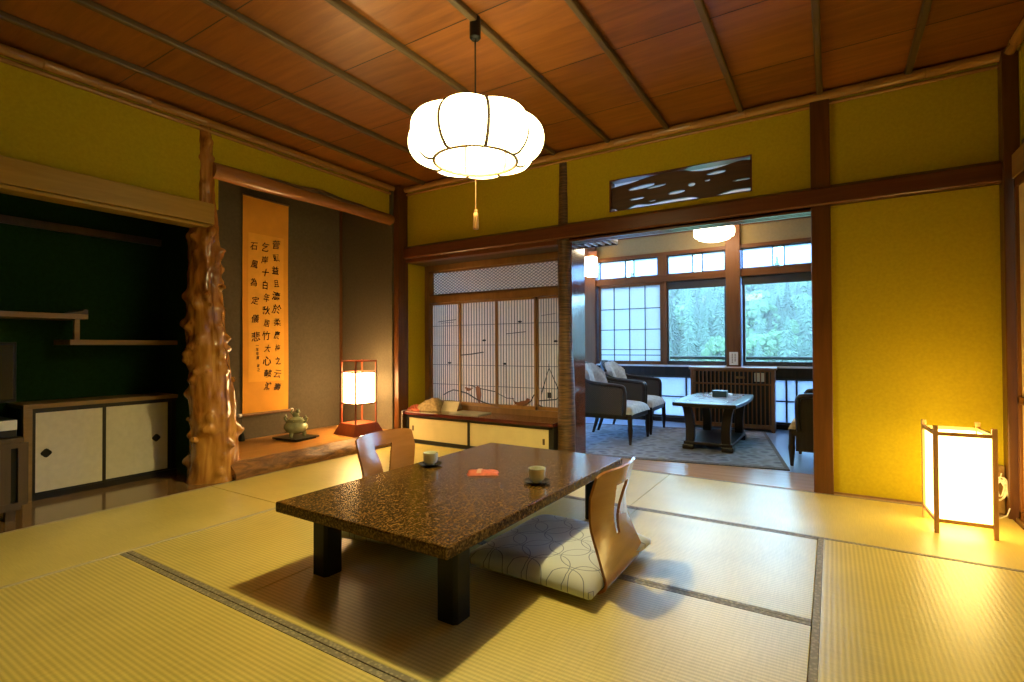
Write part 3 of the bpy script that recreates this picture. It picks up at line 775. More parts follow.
# ------------------------------------------------------------------ shelf alcove furniture
cb = thing('shelf_alcove_cabinet', 'low cabinet with two white sliding doors in the dark green alcove', 'cabinet', (-4.31, 1.47, 0))
part('top_board', B().box(XB, -4.155, 1.065, 1.93, .565, .592), M['beam_y'], cb, bevel=.002)
part('side_post', B().box(-4.20, -4.155, 1.065, 1.108, 0, .565), M['beam_y'], cb, bevel=.002)
part('carcass', B().box(XB, -4.19, 1.075, 1.108, .0, .565).box(XB, -4.19, 1.90, 1.93, .0, .565).box(XB, -4.40, 1.1, 1.92, 0, .565).box(XB, -4.17, 1.108, 1.93, 0, .035).box(XB, -4.17, 1.108, 1.93, .548, .565), M['blackframe'], cb)
for a, c, x, pull in ((1.118, 1.478, -4.172, 1.178), (1.476, 1.885, -4.190, 1.80)):
    d = part('door', B().box(x-.014, x, a, c, .045, .545), M['fusuma_white'], cb)
    fb = B()
    for aa, bb_, zz, z2 in ((a-.010, a+.008, .036, .548), (c-.010, c+.010, .036, .548), (a, c, .036, .047), (a, c, .537, .548)): fb.box(x-.016, x+.002, aa, bb_, zz, z2)
    part('door_frame', fb, M['blackframe'], cb, parent=d)
    part('finger_pull', B().lathe([(0, 0), (.026, 0), (.024, .004), (.012, .002), (0, .002)], (0, 0, 0), 16, lambda t_, r, z: r*(1+.10*math.cos(4*t_))), M['black'], cb, parent=d, world=False)
    pl = bpy.data.objects[[o.name for o in d.children if o.name.startswith('finger_pull')][-1]]
    pl.data.transform(INV[cb.name] @ Matrix.Translation((x+.0005, pull, .283)) @ Matrix.Rotation(PI/2, 4, 'Y'))
sh = thing('staggered_shelf', 'staggered pale wooden shelves on the dark green alcove wall', 'shelf', (XB, 1.1, 1.0))
part('upper_shelf', B().box(XB, -4.165, .20, 1.385, 1.127, 1.160), M['beam_y'], sh, bevel=.002)
part('lower_shelf', B().box(XB, -4.165, 1.29, 1.93, .960, .993), M['beam_y'], sh, bevel=.002)
part('strut', B().box(-4.20, -4.172, 1.315, 1.343, .993, 1.127), M['beam_y'], sh, bevel=.002)
part('shelf_end_lip', B().prism([(1.27, 1.160), (1.385, 1.160), (1.385, 1.190), (1.372, 1.193), (1.345, 1.178), (1.31, 1.168)], 'x', XB, -4.168), M['cedar'], sh)
# television on a slatted stand, at the left edge
st = thing('slatted_stand', 'dark slatted wooden stand at the left edge below the television', 'stand', (-3.92, .66, 0))
part('top_board', B().box(-4.10, -3.745, .36, .965, .425, .450), M['cedar'], st, bevel=.003)
part('body', B().box(-4.09, -3.775, .37, .955, .06, .425), M['black'], st)
b = B().box(-3.778, -3.755, .37, .957, .06, .10).box(-3.778, -3.755, .37, .957, .395, .425)
for k in range(9): b.box(-3.776, -3.757, .372+k*.0715, .372+k*.0715+.042, .08, .42)
part('slat_front', b, M['cedar'], st)
for x in (-4.06, -3.80):
    for y in (.40, .92): part('foot', B().box(x-.02, x+.02, y-.02, y+.02, 0, .06), M['cedar'], st)
dv = thing('recorder_box', 'dark box with white front strip lying on the slatted stand', 'recorder', (-3.92, .70, .45))
part('case', B().box(-4.05, -3.79, .48, .945, .452, .548), M['dark_metal'], dv, bevel=.003)
part('white_front', B().box(-3.79, -3.783, .48, .945, .492, .546), M['white_metal'], dv, bevel=.001)
tv = thing('television', 'dark flat television standing at the left edge of the shelf alcove', 'television', (-3.92, .70, .548))
part('stand_foot', B().box(-4.0, -3.82, .55, .88, .549, .565).box(-3.93, -3.89, .66, .76, .56, .66), M['dark_metal'], tv)
part('bezel', B().box(-3.93, -3.88, .40, .965, .635, .972), M['black'], tv, bevel=.004)
part('screen', B().box(-3.88, -3.876, .415, .95, .655, .955), plain('tv_screen', (.01, .012, .012), .04), tv)

# ------------------------------------------------------------------ pendant lamp
PX, PY = -1.475, 2.03
pl = thing('pendant_lamp', 'lit white eight-lobed pendant lamp hanging from the wooden ceiling', 'pendant lamp', (PX, PY, ZC))
part('ceiling_cap', B().lathe([(0, 0), (.026, 0), (.028, -.02), (.028, -.10), (.020, -.108), (0, -.108)], (PX, PY, ZC-.002), 20), M['black'], pl, smooth=True)
part('hanging_cord', B().tube([(PX, PY, ZC-.1), (PX, PY, 2.10)], .004, 8), M['cord_black'], pl)
shade_prof = [(.205, 1.845), (.235, 1.840), (.270, 1.845), (.300, 1.862), (.324, 1.893), (.336, 1.932), (.334, 1.975), (.318, 2.010), (.290, 2.038), (.250, 2.056), (.205, 2.064), (.165, 2.066)]
def lobes(thh, r, z):
    k = max(0, min(1, (r-.19)/.10))
    s = abs(math.sin(4*(thh-.04)))
    return r*(1-.15*k*(1-s**.75))
b = B(); n = 128; rings = []
for r, z in spline(shade_prof, 3):
    rings.append([b.bm.verts.new((PX+lobes(2*PI*k/n, r, z)*math.cos(2*PI*k/n), PY+lobes(2*PI*k/n, r, z)*math.sin(2*PI*k/n), z)) for k in range(n)])
for a, c in zip(rings[:-1], rings[1:]):
    for k in range(n): b.bm.faces.new((a[k], a[(k+1) % n], c[(k+1) % n], c[k]))
part('paper_shade', b, M['lit_pendant'], pl, smooth=True, angle=80)
part('bulb', B().lathe([(0, 1.905), (.022, 1.912), (.030, 1.93), (.030, 1.99), (.018, 2.02), (0, 2.025)], (PX, PY, 0), 20), M['lit_bulb'], pl, smooth=True)
part('light_baffle', B().lathe([(0, 2.038), (.135, 2.038), (.140, 2.042), (.140, 2.054), (0, 2.056)], (PX, PY, 0), 36), M['white_metal'], pl, smooth=True)  # disc added inside the shade to keep bulb light off the ceiling
part('lamp_holder', B().lathe([(0, 2.02), (.022, 2.022), (.024, 2.10), (0, 2.105)], (PX, PY, 0), 16).box(PX-.165, PX+.165, PY-.004, PY+.004, 2.062, 2.069), M['black'], pl)
for k in range(8):
    a = .04+k*PI/4
    pts = [(PX+(lobes(a, r, z)+.005)*math.cos(a), PY+(lobes(a, r, z)+.005)*math.sin(a), z) for r, z in spline(shade_prof, 3)]
    part('shade_rib', B().tube(pts, .0085, 6), M['ribwood'], pl, smooth=True)
for nm, r, z in (('bottom_ring', .203, 1.843), ('top_ring', .165, 2.067)):
    part(nm, B().tube([(PX+r*math.cos(2*PI*k/48), PY+r*math.sin(2*PI*k/48), z) for k in range(48)], .0085, 8, closed=True), M['ribwood'], pl, smooth=True)
pc = part('pull_cord', B().tube([(PX, PY, 1.86), (PX, PY, 1.60)], .0018, 6), M['lightstick'], pl)
part('tassel', B().lathe([(0, 1.607), (.008, 1.605), (.010, 1.598), (.009, 1.590), (.012, 1.586), (.012, 1.57), (.015, 1.515), (.013, 1.510), (0, 1.510)], (PX, PY, 0), 14), M['lightstick'], pl, parent=pc, smooth=True)

# ------------------------------------------------------------------ floor lantern by the right wall
fl = thing('floor_lantern', 'square wooden floor lantern with glowing paper sides on the tatami by the right wall', 'lantern', (.535, 3.425, 0), .06)
w, d_, hh = .222, .252, .53
for sx in (-1, 1):
    for sy in (-1, 1):
        part('post', B().box(sx*w/2-.010, sx*w/2+.010, sy*d_/2-.010, sy*d_/2+.010, 0, hh), M['lightstick'], fl, world=False, bevel=.002)
b = B()
for z in (.062, .492):
    for s in (-1, 1):
        part('rail', B().box(-w/2, w/2, s*d_/2-.007, s*d_/2+.007, z-.009, z+.009), M['lightstick'], fl, world=False)
        part('rail', B().box(s*w/2-.007, s*w/2+.007, -d_/2, d_/2, z-.009, z+.009), M['lightstick'], fl, world=False)
b = B()
for s in (-1, 1):
    b.box(-w/2+.008, w/2-.008, s*(d_/2-.003)-.0008, s*(d_/2-.003)+.0008, .07, .484)
    b.box(s*(w/2-.003)-.0008, s*(w/2-.003)+.0008, -d_/2+.008, d_/2-.008, .07, .484)
part('paper_shade', b, M['lit_andon'], fl, world=False)
# wall box and coiled flex
wbx = thing('wall_box', 'narrow pale box on the wall behind the floor lantern', 'wall box', (.785, 3.82, .14))
part('cover', B().box(.752, .790, 3.795, 3.829, .012, .272), M['beam_y'], wbx, bevel=.003)
cd = []
for k in range(80):
    t = k/79; a = t*2*PI*5
    cd.append((.768+.030*math.cos(a)*(.7+.3*math.sin(t*9)), 3.775-.008*math.sin(a*2), .150+.065*math.sin(a+.3*t)*(.8+.2*math.cos(t*7))))
cd = [(.775, 3.785, .235), (.765, 3.778, .2)]+cd+[(.80, 3.75, .06), (.78, 3.72, .02), (.72, 3.66, .008), (.655, 3.575, .008)]
single('power_cord', B().tube(cd, .0032, 6), M['cord_white'], 'white flex coiled on the wall behind the floor lantern', 'cord', smooth=True)

# ------------------------------------------------------------------ bark pole and partition
bp = thing('bark_post', 'slim dark bark-covered post beside the sunroom opening', 'post', (-1.888, 3.87, 0))
def bfr(thh, r, z): return r*(1+.06*noise.noise(Vector((math.cos(thh)*2, math.sin(thh)*2, z*9)))+.05*math.sin(z*3+thh))
part('trunk', B().lathe([(.072-.018*min(1, z/2.2)+.004*math.sin(z*4), z) for z in [k*.03 for k in range(0, 84)]], (-1.888, 3.868, 0), 24, bfr), M['ringbark'], bp, smooth=True, angle=80)
struct('wall_partition', B().box(-1.935, -1.825, 3.955, 4.12, -.05, 2.4).box(-1.85, -1.825, 3.86, 3.955, -.05, 1.8), M['gloss'])

# ------------------------------------------------------------------ recess with bird screens
YS = 4.13
struct('wall_recess', B().box(XL-.06, -3.635, 3.84, YS+.06, -.05, 1.95).box(-3.7, -1.93, YS-.03, YS+.06, 1.76, 2.5).box(-3.7, -1.9, YS-.0, YS+.06, -.05, .33), M['juraku'])
struct('trim_19', B().box(-3.64, -1.93, 3.88, YS, 1.785, 1.80), M['cedar'])
struct('trim_20', B().box(-3.64, -3.585, YS-.045, YS+.02, .30, 1.80).box(-3.585, -1.93, YS-.045, YS+.02, 1.725, 1.785).box(-3.585, -1.93, YS-.045, YS+.02, 1.395, 1.465).box(-3.64, -1.93, YS-.05, YS+.03, .30, .355), M['brownframe'], bevel=.003)
lc = thing('recess_cabinet', 'long low cabinet with cream sliding doors below the bird screens', 'cabinet', (-2.79, 3.94, 0))
part('top_board', B().box(-3.632, -1.95, 3.745, YS-.05, .270, .302), M['redlacquer'], lc, bevel=.003)
part('carcass', B().box(-3.60, -1.965, 3.765, 3.79, 0, .035).box(-3.60, -1.965, 3.765, 3.79, .245, .27).box(-3.60, -3.565, 3.765, YS-.06, 0, .27).box(-2.84, -2.815, 3.765, 3.79, 0, .27).box(-2.0, -1.955, 3.765, YS-.06, 0, .27).box(-3.6, -1.96, YS-.1, YS-.08, 0, .27).box(-3.6, -1.96, 3.80, YS-.1, 0, .03), M['blackframe'], lc)
for a, c, y, px in ((-3.565, -2.84, 3.775, -3.515), (-2.815, -2.0, 3.772, -2.05)):
    d = part('door', B().box(a, c, y, y+.016, .035, .245), M['fusuma'], lc)
    part('finger_pull', B().box(px-.011, px+.011, y-.002, y+.002, .115, .165), M['cedar'], lc, parent=d, bevel=.004)

# upper diamond lattice
dl = thing('diamond_lattice_screen', 'wide paper transom with fine diamond lattice above the bird screens', 'transom screen', (-2.76, YS-.02, 1.465))
x0, x1, z0, z1 = -3.585, -1.935, 1.465, 1.725
part('paper', B().box(x0, x1, YS-.012, YS-.010, z0, z1), M['shojipaper'], dl)
fb = B()
for a, c, e, f in ((x0, x1, z0, z0+.018), (x0, x1, z1-.018, z1), (x0, x0+.05, z0, z1), (x1-.02, x1, z0, z1)): fb.box(a, c, YS-.030, YS-.008, e, f)
part('frame', fb, M['brownframe'], dl)
lb = B(); slope = .62; hgt = z1-z0-.036
k = x0+.05-hgt/slope
while k < x1:
    for sgn in (1, -1):
        pa, pb = (k, z0+.018), (k+hgt/slope, z1-.018)
        if pa[0] < x0+.05: pa = (x0+.05, pa[1]+(x0+.05-k)*slope)
        if pb[0] > x1-.02: pb = (x1-.02, pb[1]-(pb[0]-(x1-.02))*slope)
        if pb[0]-pa[0] > .01:
            za, zb = (pa[1], pb[1]) if sgn > 0 else (z0+z1-pa[1], z0+z1-pb[1])
            yy = YS-.0165-(.003 if sgn > 0 else 0)
            q = .0021
            lb.prism([(pa[0], za-q), (pb[0], zb-q), (pb[0], zb+q), (pa[0], za+q)], 'y', yy-.0015, yy+.0015)
    k += .047
part('lattice', lb, M['lattice'], dl)

# four sliding screens with vertical bars and bird scene
def bird_poly(cx, cz, s, flip=1):
    P = [(-1.0, .15), (-.7, .42), (-.45, .38), (-.2, .2), (.2, .22), (.6, .12), (1.25, .35), (1.3, .22), (.8, -.12), (.4, -.38), (.0, -.48), (-.4, -.40), (-.65, -.12), (-.75, .05)]
    return [(cx+flip*x*s, cz+z*s) for x, z in P]
edges = [-3.575, -3.182, -2.735, -2.305, -1.93]
labels = ['paper sliding screen with slim vertical bars, next to the yellow recess wall',
          'paper sliding screen with two perched brown bird cutouts',
          'paper sliding screen with one brown bird cutout spreading over the branch',
          'paper sliding screen with dark pointed birdhouse outline beside the bark post']
for i in range(4):
    a, c = edges[i]-.006, edges[i+1]+.006
    y = YS-.004 if i in (0, 3) else YS-.030
    t = thing('shoji_screen', labels[i], 'shoji screen', ((a+c)/2, y, .355), 0, 'bird scene shoji screens')
    z0, z1 = .356, 1.394
    part('paper', B().box(a+.01, c-.01, y+.006, y+.0075, z0+.02, z1-.01), M['shojipaper'], t)
    fb = B()
    for q0, q1, e, f in ((a, a+.020, z0, z1), (c-.020, c, z0, z1), (a, c, z0, z0+.032), (a, c, z1-.02, z1)): fb.box(q0, q1, y-.011, y+.011, e, f)
    part('frame', fb, M['honeyframe'], t, bevel=.002)
    lb = B(); m = 13
    for k in range(1, m):
        x = a+.02+(c-a-.04)*k/m; lb.box(x-.0018, x+.0018, y-.001, y+.005, z0+.03, z1-.02)
    for z in (.555, .755, .955, 1.155, 1.30)[:4]: lb.box(a+.02, c-.02, y-.002, y+.003, z-.0022, z+.0022)
    part('lattice', lb, M['lattice_dark'], t)
    br = B()
    yy = y-.006
    class Cut:
        def tube(s_, *a_): part('branch_cutout', B().tube(*a_), M['branch'], t)
        def sphere(s_, *a_): part('flying_bird', B().sphere(*a_), M['branch'], t)
        def box(s_, *a_): part('birdhouse_base', B().box(*a_), M['branch'], t)
    br = Cut()
    def line(pts, r): br.tube([(px, yy, pz) for px, pz in pts], r, 6)
    if i == 0:
        line([(a+.17, .445), (a+.23, .475), (a+.30, .50), (c-.02, .49)], .005); line([(a+.10, 1.20), (a+.33, 1.215)], .003); line([(a+.14, 1.185), (a+.30, 1.19)], .002)
        br.sphere((a+.25, yy, .775), .014, (1.6, .3, .7)); br.tube([(a+.255, yy, .76), (a+.255, yy, .50)], .0012, 5)
    if i == 1:
        line([(a+.02, .49), (a+.10, .475), (a+.22, .42), (a+.32, .39), (c-.02, .375)], .006); line([(a+.12, .56), (a+.25, .53), (c-.02, .505)], .004); line([(a+.02, .855), (a+.15, .865), (a+.30, .885)], .005)
        br.sphere((a+.31, yy, 1.0), .014, (1.6, .3, .7)); br.tube([(a+.25, yy, .46), (a+.24, yy, .40)], .002, 5)
    if i == 2:
        line([(a+.02, .38), (a+.16, .385), (a+.28, .375), (a+.38, .43), (c-.02, .50)], .005); line([(a+.02, .49), (a+.12, .45), (a+.2, .45)], .003); line([(a+.12, 1.06), (a+.33, 1.075)], .003)
        br.sphere((a+.27, yy, 1.17), .014, (1.6, .3, .7)); br.sphere((a+.10, yy, .775), .014, (1.6, .3, .7)); br.tube([(a+.105, yy, .76), (a+.105, yy, .49)], .0012, 5)
    if i == 3:
        line([(a+.05, .50), (a+.13, .745), (a+.25, .50), (a+.20, .46), (a+.03, .44)], .005); line([(a+.13, .745), (a+.13, .78)], .005); br.box(a+.115, a+.15, yy-.003, yy+.003, .47, .52)
        line([(a+.05, 1.22), (a+.2, 1.235)], .002); br.sphere((a+.20, yy, .985), .014, (1.6, .3, .7)); line([(a+.02, .40), (a+.10, .375), (a+.2, .36+.01)], .004)
    if i in (1, 2):
        bd = B()
        if i == 1:
            part('bird_cutout', B().prism(bird_poly(a+.115, .52, .045), 'y', yy-.004, yy+.002), M['bird'], t); bd.prism([(a+.205, .535), (a+.23, .555), (a+.265, .53), (a+.27, .46), (a+.255, .38), (a+.24, .39), (a+.215, .45)], 'y', yy-.004, yy+.002)
        else:
            bd.prism([(a+.175, .470), (a+.205, .425), (a+.245, .418), (a+.285, .432), (a+.325, .436), (a+.345, .462), (a+.375, .452), (a+.368, .425), (a+.345, .395), (a+.300, .383), (a+.250, .385), (a+.215, .398)], 'y', yy-.004, yy+.002)
        part('bird_cutout', bd, M['bird'], t)

# things on the recess cabinet
ph = thing('covered_telephone', 'telephone under a brown brocade cover on the low recess cabinet', 'telephone', (-3.44, 3.95, .302), .25)
def dome(u, v):
    x, y = u*2-1, v*2-1; e = max(0, 1-abs(x)**2.6)*max(0, 1-abs(y)**2.6)
    skew = .10*x
    return (x*.135, y*.10, .002+.115*e**.55*(1+.35*x)+.004*math.sin(x*11+y*6)*e)
part('cloth_cover', B().grid(dome, 26, 20, .004), M['brocade'], ph, world=False, smooth=True, angle=80)
def ruff(u, v):
    x, y = u*2-1, v*2-1; e = max(0, 1-x*x)*max(0, 1-y*y)
    return (-.145+x*.075, -.03+y*.085, .003+.050*e**.6+.009*math.sin(x*13)*math.cos(y*11)*e**.4)
part('coral_frill', B().grid(ruff, 22, 22, .003), M['coral'], ph, world=False, smooth=True, angle=80)
cp = []
for k in range(140):
    t = k/139; z = .31-.25*t; a = k*.9
    cp.append((-3.612+.006*math.cos(a)-.004*math.sin(t*PI), 3.735+.006*math.sin(a)-.01, z))
cp = [(-3.55, 3.83, .312), (-3.60, 3.745, .314)]+cp
part('coiled_cord', B().tube(cp, .0022, 5), M['cord_white'], ph, smooth=True)
ms = thing('menu_card', 'cream folded card standing beside the covered telephone', 'card', (-3.22, 4.0, .302), .15)
part('front_leaf', B().box(-.09, .09, -.0015, .0015, 0, .115, Matrix.Translation((0, -.045, 0)) @ Matrix.Rotation(-.62, 4, 'X')), M['card'], ms, world=False)
part('rear_leaf', B().box(-.09, .09, -.0015, .0015, 0, .115, Matrix.Translation((0, .085, 0)) @ Matrix.Rotation(.62, 4, 'X')), M['card'], ms, world=False)
single('booklet', B().box(-.17, .17, -.11, .11, 0, .010), plain('grey_booklet', (.50, .48, .42), .3), 'thin pale grey booklet lying flat on the low recess cabinet', 'booklet', bevel=.002).location = (-2.93, 3.93, .3022)

# ------------------------------------------------------------------ carved transom
rx, rz = RX1-RX0, RZ1-RZ0
def ell(cx, cy, a, c, n=20, tw=0): return [(cx+a*math.cos(2*PI*k/n), cy+c*math.sin(2*PI*k/n)+tw*a*math.cos(2*PI*k/n)) for k in range(n)]
top = [(0, .196), (.06, .206), (.17, .214), (.25, .230), (.33, .240), (.45, .244), (.56, .240), (.62, .222), (.70, .210), (.80, .212), (.90, .228), (.96, .236), (rx, .226)]
bot = [(rx, .034), (.93, .040), (.84, .030), (.76, .010), (.70, .008), (.62, .034), (.50, .038), (.38, .036), (.30, .030), (.20, .042), (.12, .014), (.07, .010), (.03, .030), (0, .040)]
outer = spline(top, 4)+spline(bot, 4)
holes = [ell(.245, .170, .105, .015, tw=.06), ell(.36, .155, .075, .009, tw=.06), ell(.21, .085, .06, .008), ell(.51, .085, .062, .012, tw=.04), ell(.62, .125, .026, .014), ell(.79, .180, .064, .011, tw=.03), ell(.955, .10, .058, .006), ell(.73, .135, .02, .006), ell(.33, .05, .03, .005)]
me = curve_mesh([outer]+holes, .012)
me.transform(Matrix.Translation((RX0, YB+.045, RZ0)) @ Matrix.Rotation(PI/2, 4, 'X'))
me.name = 'carved_board'
cv = thing('carved_transom', 'dark carved openwork transom panel above the sunroom opening', 'transom panel', ((RX0+RX1)/2, YB+.045, RZ0))
me.transform(INV[cv.name]); me.materials.append(wood('carved_dark_wood', (.05, .022, .010), (.11, .05, .022), 'x', .4))
o = bpy.data.objects.new('carved_board', me); COL.objects.link(o); o.parent = cv
fb = B()
for a, c, e, f in ((RX0, RX1, RZ0, RZ0+.006), (RX0, RX1, RZ1-.006, RZ1), (RX0, RX0+.010, RZ0, RZ1), (RX1-.010, RX1, RZ0, RZ1)): fb.box(a, c, YB-.004, YB+.09, e, f)
part('frame', fb, M['beam'], cv)

# ------------------------------------------------------------------ sunroom shell
SXL, SXR, SZ = -4.0, 1.7, 2.44
struct('ceiling_sunroom', B().box(SXL-.1, SXR+.1, 3.92, YW+.12, SZ, SZ+.06), plain('sunroom_ceiling_board', (.72, .60, .48), .8, var=.05))
struct('wall_sunroom_left', B().box(SXL-.1, SXL, 3.92, YW+.1, -.1, .3).box(SXL-.1, SXL, 3.92, YW+.1, 2.15, SZ).box(SXL-.1, SXL, 3.92, 4.25, .3, 2.15).box(SXL-.1, SXL, 6.3, YW+.1, .3, 2.15), M['cream'])
struct('wall_sunroom_right', B().box(SXR, SXR+.1, 3.92, YW+.1, -.1, SZ).box(XR+.1, SXR, 3.86, 3.95, -.1, ZC), M['cream'])
struct('wall_window', B().box(SXL, SXR, YW, YW+.08, 2.12, SZ), M['cream'])
struct('trim_21', B().box(SXL, SXR, YW-.02, YW+.06, 2.34, 2.44).box(SXL, SXR, YW-.02, YW+.08, 2.075, 2.12), M['orangewood'], bevel=.003)
struct('trim_22', B().box(SXL, SXR, YW-.03, YW+.08, 1.745, 1.832), M['orangewood'], bevel=.004)
struct('trim_23', B().box(SXL, SXR, YW-.035, YW+.08, .57, .685), M['darkwood'], bevel=.003)
struct('trim_24', B().box(SXL, SXR, YW-.055, YW+.08, .685, .705), wood('pale_sill', (.55, .50, .45), (.68, .63, .58), 'x', .3), bevel=.003)
struct('trim_25', B().box(SXL, SXR, YW-.03, YW+.08, -.02, .055), M['darkwood'], bevel=.003)
struct('trim_26', B().box(-1.052, -.897, YW-.06, YW+.08, .0, SZ), M['orangepost'], bevel=.004)
struct('trim_27', B().box(-2.86, -2.69, YW-.06, YW+.08, .0, SZ), M['orangepost'], bevel=.004)
struct('trim_28', B().box(.62, .76, YW-.06, YW+.08, .0, SZ), M['orangepost'], bevel=.004)
bays = [(-3.95, -2.87), (-2.68, -1.80), (-1.755, -1.06), (-.885, .61), (.77, 1.68)]
wi = 1
def window(x0, x1, z0, z1, panes, frame, rail, glassm, mull=()):
    global wi
    nm = 'window_%d' % wi; wi += 1
    w = struct(nm, B().box(x0, x1, YW+.045, YW+.06, z0, z0+.02).box(x0, x1, YW+.045, YW+.06, z1-.02, z1), frame)
    fb = B()
    for a, c, e, f in ((x0, x1, z0, z0+rail), (x0, x1, z1-rail, z1), (x0, x0+rail, z0, z1), (x1-rail, x1, z0, z1)): fb.box(a, c, YW+.005, YW+.05, e, f)
    struct('window_frame', fb, frame, w, bevel=.002)
    for a, c in panes: struct('pane', B().box(a, c, YW+.026, YW+.030, z0+rail*.5, z1-rail*.5), glassm, w)
    for a, c, e, f in mull: struct('mullion', B().box(a, c, YW+.008, YW+.045, e, f), frame, w)
    return w
ws_ = struct('window_20', B().box(SXL-.06, SXL-.02, 4.25, 4.29, .3, 2.15).box(SXL-.06, SXL-.02, 6.26, 6.3, .3, 2.15).box(SXL-.06, SXL-.02, 5.25, 5.29, .3, 2.15).box(SXL-.06, SXL-.02, 4.25, 6.3, .3, .34).box(SXL-.06, SXL-.02, 4.25, 6.3, 2.11, 2.15), M['orangepost'])  # unseen side window, added to light the bird screens from behind
struct('pane', B().box(SXL-.045, SXL-.04, 4.27, 6.28, .32, 2.13), M['frost'], ws_)
# transoms (frosted, with a clear sliver where the two panes overlap)
def transom(x0, x1):
    mid = (x0+x1)/2+.02
    w = window(x0, x1, 1.83, 2.078, [(x0+.02, mid-.055), (mid+.055, x1-.02)], M['darkframe'], .016, M['frost'], [(mid-.062, mid-.050, 1.83, 2.078), (mid+.050, mid+.062, 1.83, 2.078)])
    struct('clear_pane', B().box(mid-.05, mid+.05, YW+.032, YW+.035, 1.84, 2.07), M['glass'], w)
for x0, x1 in ((-3.95, -2.87), (-2.66, -1.86), (-1.75, -1.06), (-.89, -.16), (-.10, .61), (.77, 1.68)): transom(x0, x1)
struct('trim_31', B().box(-1.86, -1.75, YW-.025, YW+.07, 1.83, 2.078).box(-.16, -.10, YW-.025, YW+.07, 1.83, 2.078), M['orangepost'])
for x0, x1 in ((-1.755, -1.06),): window(x0, x1, .705, 1.745, [(x0+.01, x1-.01)], M['darkframe'], .020, M['glass'], [(x0, x1, .705, .755)])
window(-.885, .61, .705, 1.745, [(-.87, .60)], M['darkframe'], .030, M['glass'], [(-.13, -.08, .705, 1.745), (-.885, .61, .705, .755)])
window(-2.68, -1.80, .705, 1.745, [(-2.67, -1.81)], M['darkframe'], .04, M['glass'])
window(-3.95, -2.87, .705, 1.745, [(-3.94, -2.88)], M['darkframe'], .04, M['frost'])
window(.77, 1.68, .705, 1.745, [(.78, 1.67)], M['darkframe'], .04, M['frost'])
struct('trim_29', B().box(-1.79, -1.06, YW-.005, YW+.02, 1.645, 1.745).box(-.89, .61, YW-.005, YW+.02, 1.645, 1.745), M['darkframe'])
struct('trim_30', B().box(-1.80, -1.755, YW-.03, YW+.06, .70, 1.745), M['orangepost'])
LOW = paper('frosted_lower_pane', (.62, .58, .54), .62, straight=.05)
for x0, x1, ml in ((-3.95, -2.87, (-3.4,)), (-2.68, -1.06, (-2.15, -1.945, -1.53)), (-.885, .61, (-.44, -.34, .15)), (.77, 1.68, (1.2,))):
    window(x0, x1, .055, .57, [(x0+.01, x1-.01)], M['darkframe'], .022, LOW, [(q-.009, q+.009, .055, .57) for q in ml]+[(x0, x1, .305, .318)])
# shoji panel in front of the left window
sj = thing('shoji_screen', 'white paper shoji with square lattice in the sunroom window', 'shoji screen', (-2.25, YW-.005, .705))
x0, x1, z0, z1 = -2.665, -1.80, .706, 1.744
part('paper', B().box(x0+.02, x1-.02, YW-.006, YW-.0045, z0+.02, z1-.02), paper('shoji_window_paper', (.80, .80, .84), .62, straight=.05), sj)
fb = B()
for a, c, e, f in ((x0, x0+.035, z0, z1), (x1-.035, x1, z0, z1), (x0, x1, z0, z0+.045), (x0, x1, z1-.03, z1)): fb.box(a, c, YW-.025, YW+.002, e, f)
part('frame', fb, M['orangewood'], sj, bevel=.002)
lb = B()
for x in (-2.445, -2.235, -2.03): lb.box(x-.005, x+.005, YW-.016, YW-.006, z0, z1)
for z in (1.425, 1.155, .895, .825): lb.box(x0, x1, YW-.018, YW-.007, z-.005, z+.005)
part('lattice', lb, M['lattice_dark'], sj)
# notice plate on the window post
np_ = thing('notice_plate', 'small cream notice plate on the sunroom window post', 'notice', (-.965, YW-.062, .73))
part('plate', B().box(-1.02, -.925, YW-.068, YW-.060, .715, .865), M['card'], np_, bevel=.002)
b = B()
for x, zs in ((-.988, (.845, .74)), (-.957, (.845, .76))):
    z = zs[0]
    while z > zs[1]:
        b.box(x-.005, x+.006, YW-.0690, YW-.0682, z-.010, z); b.box(x-.001, x+.002, YW-.0691, YW-.0683, z-.014, z+.002); z -= .019
part('lettering', b, M['bird'], np_)

# balcony rail outside
rl = thing('balcony_railing', 'dark metal balcony railing outside the sunroom window', 'railing', (-1.0, 7.45, -.05))
b = B().tube([(-6, 7.45, .775), (4, 7.45, .775)], .022, 8)
part('top_rail', b, M['dark_metal'], rl, smooth=True)
part('bottom_rail', B().tube([(-6, 7.45, .10), (4, 7.45, .10)], .016, 8), M['dark_metal'], rl, smooth=True)
for k in range(11): part('baluster', B().box(-6+k-.015, -6+k+.015, 7.435, 7.465, -.05, .775), M['dark_metal'], rl)
struct('floor_balcony', B().box(-6.2, 4.2, YW+.1, 7.6, -.2, -.05), plain('balcony_concrete', (.45, .46, .45), .9))

# ------------------------------------------------------------------ sunroom furniture
rg = thing('rug', 'grey patterned rug under the sunroom coffee table and chairs', 'rug', (-1.435, 5.02, 0), .19)
part('woven_field', B().box(-1.0, .98, -.82, .88, .0005, .009), M['rug'], rg, world=False)
b = B()
for a, c, e, f in ((-1.03, 1.01, -.88, -.82), (-1.03, 1.01, .88, .94), (-1.03, -1.0, -.82, .88), (.98, 1.01, -.82, .88)): b.box(a, c, e, f, .0005, .0095)
part('border', b, M['rugedge'], rg, world=False)

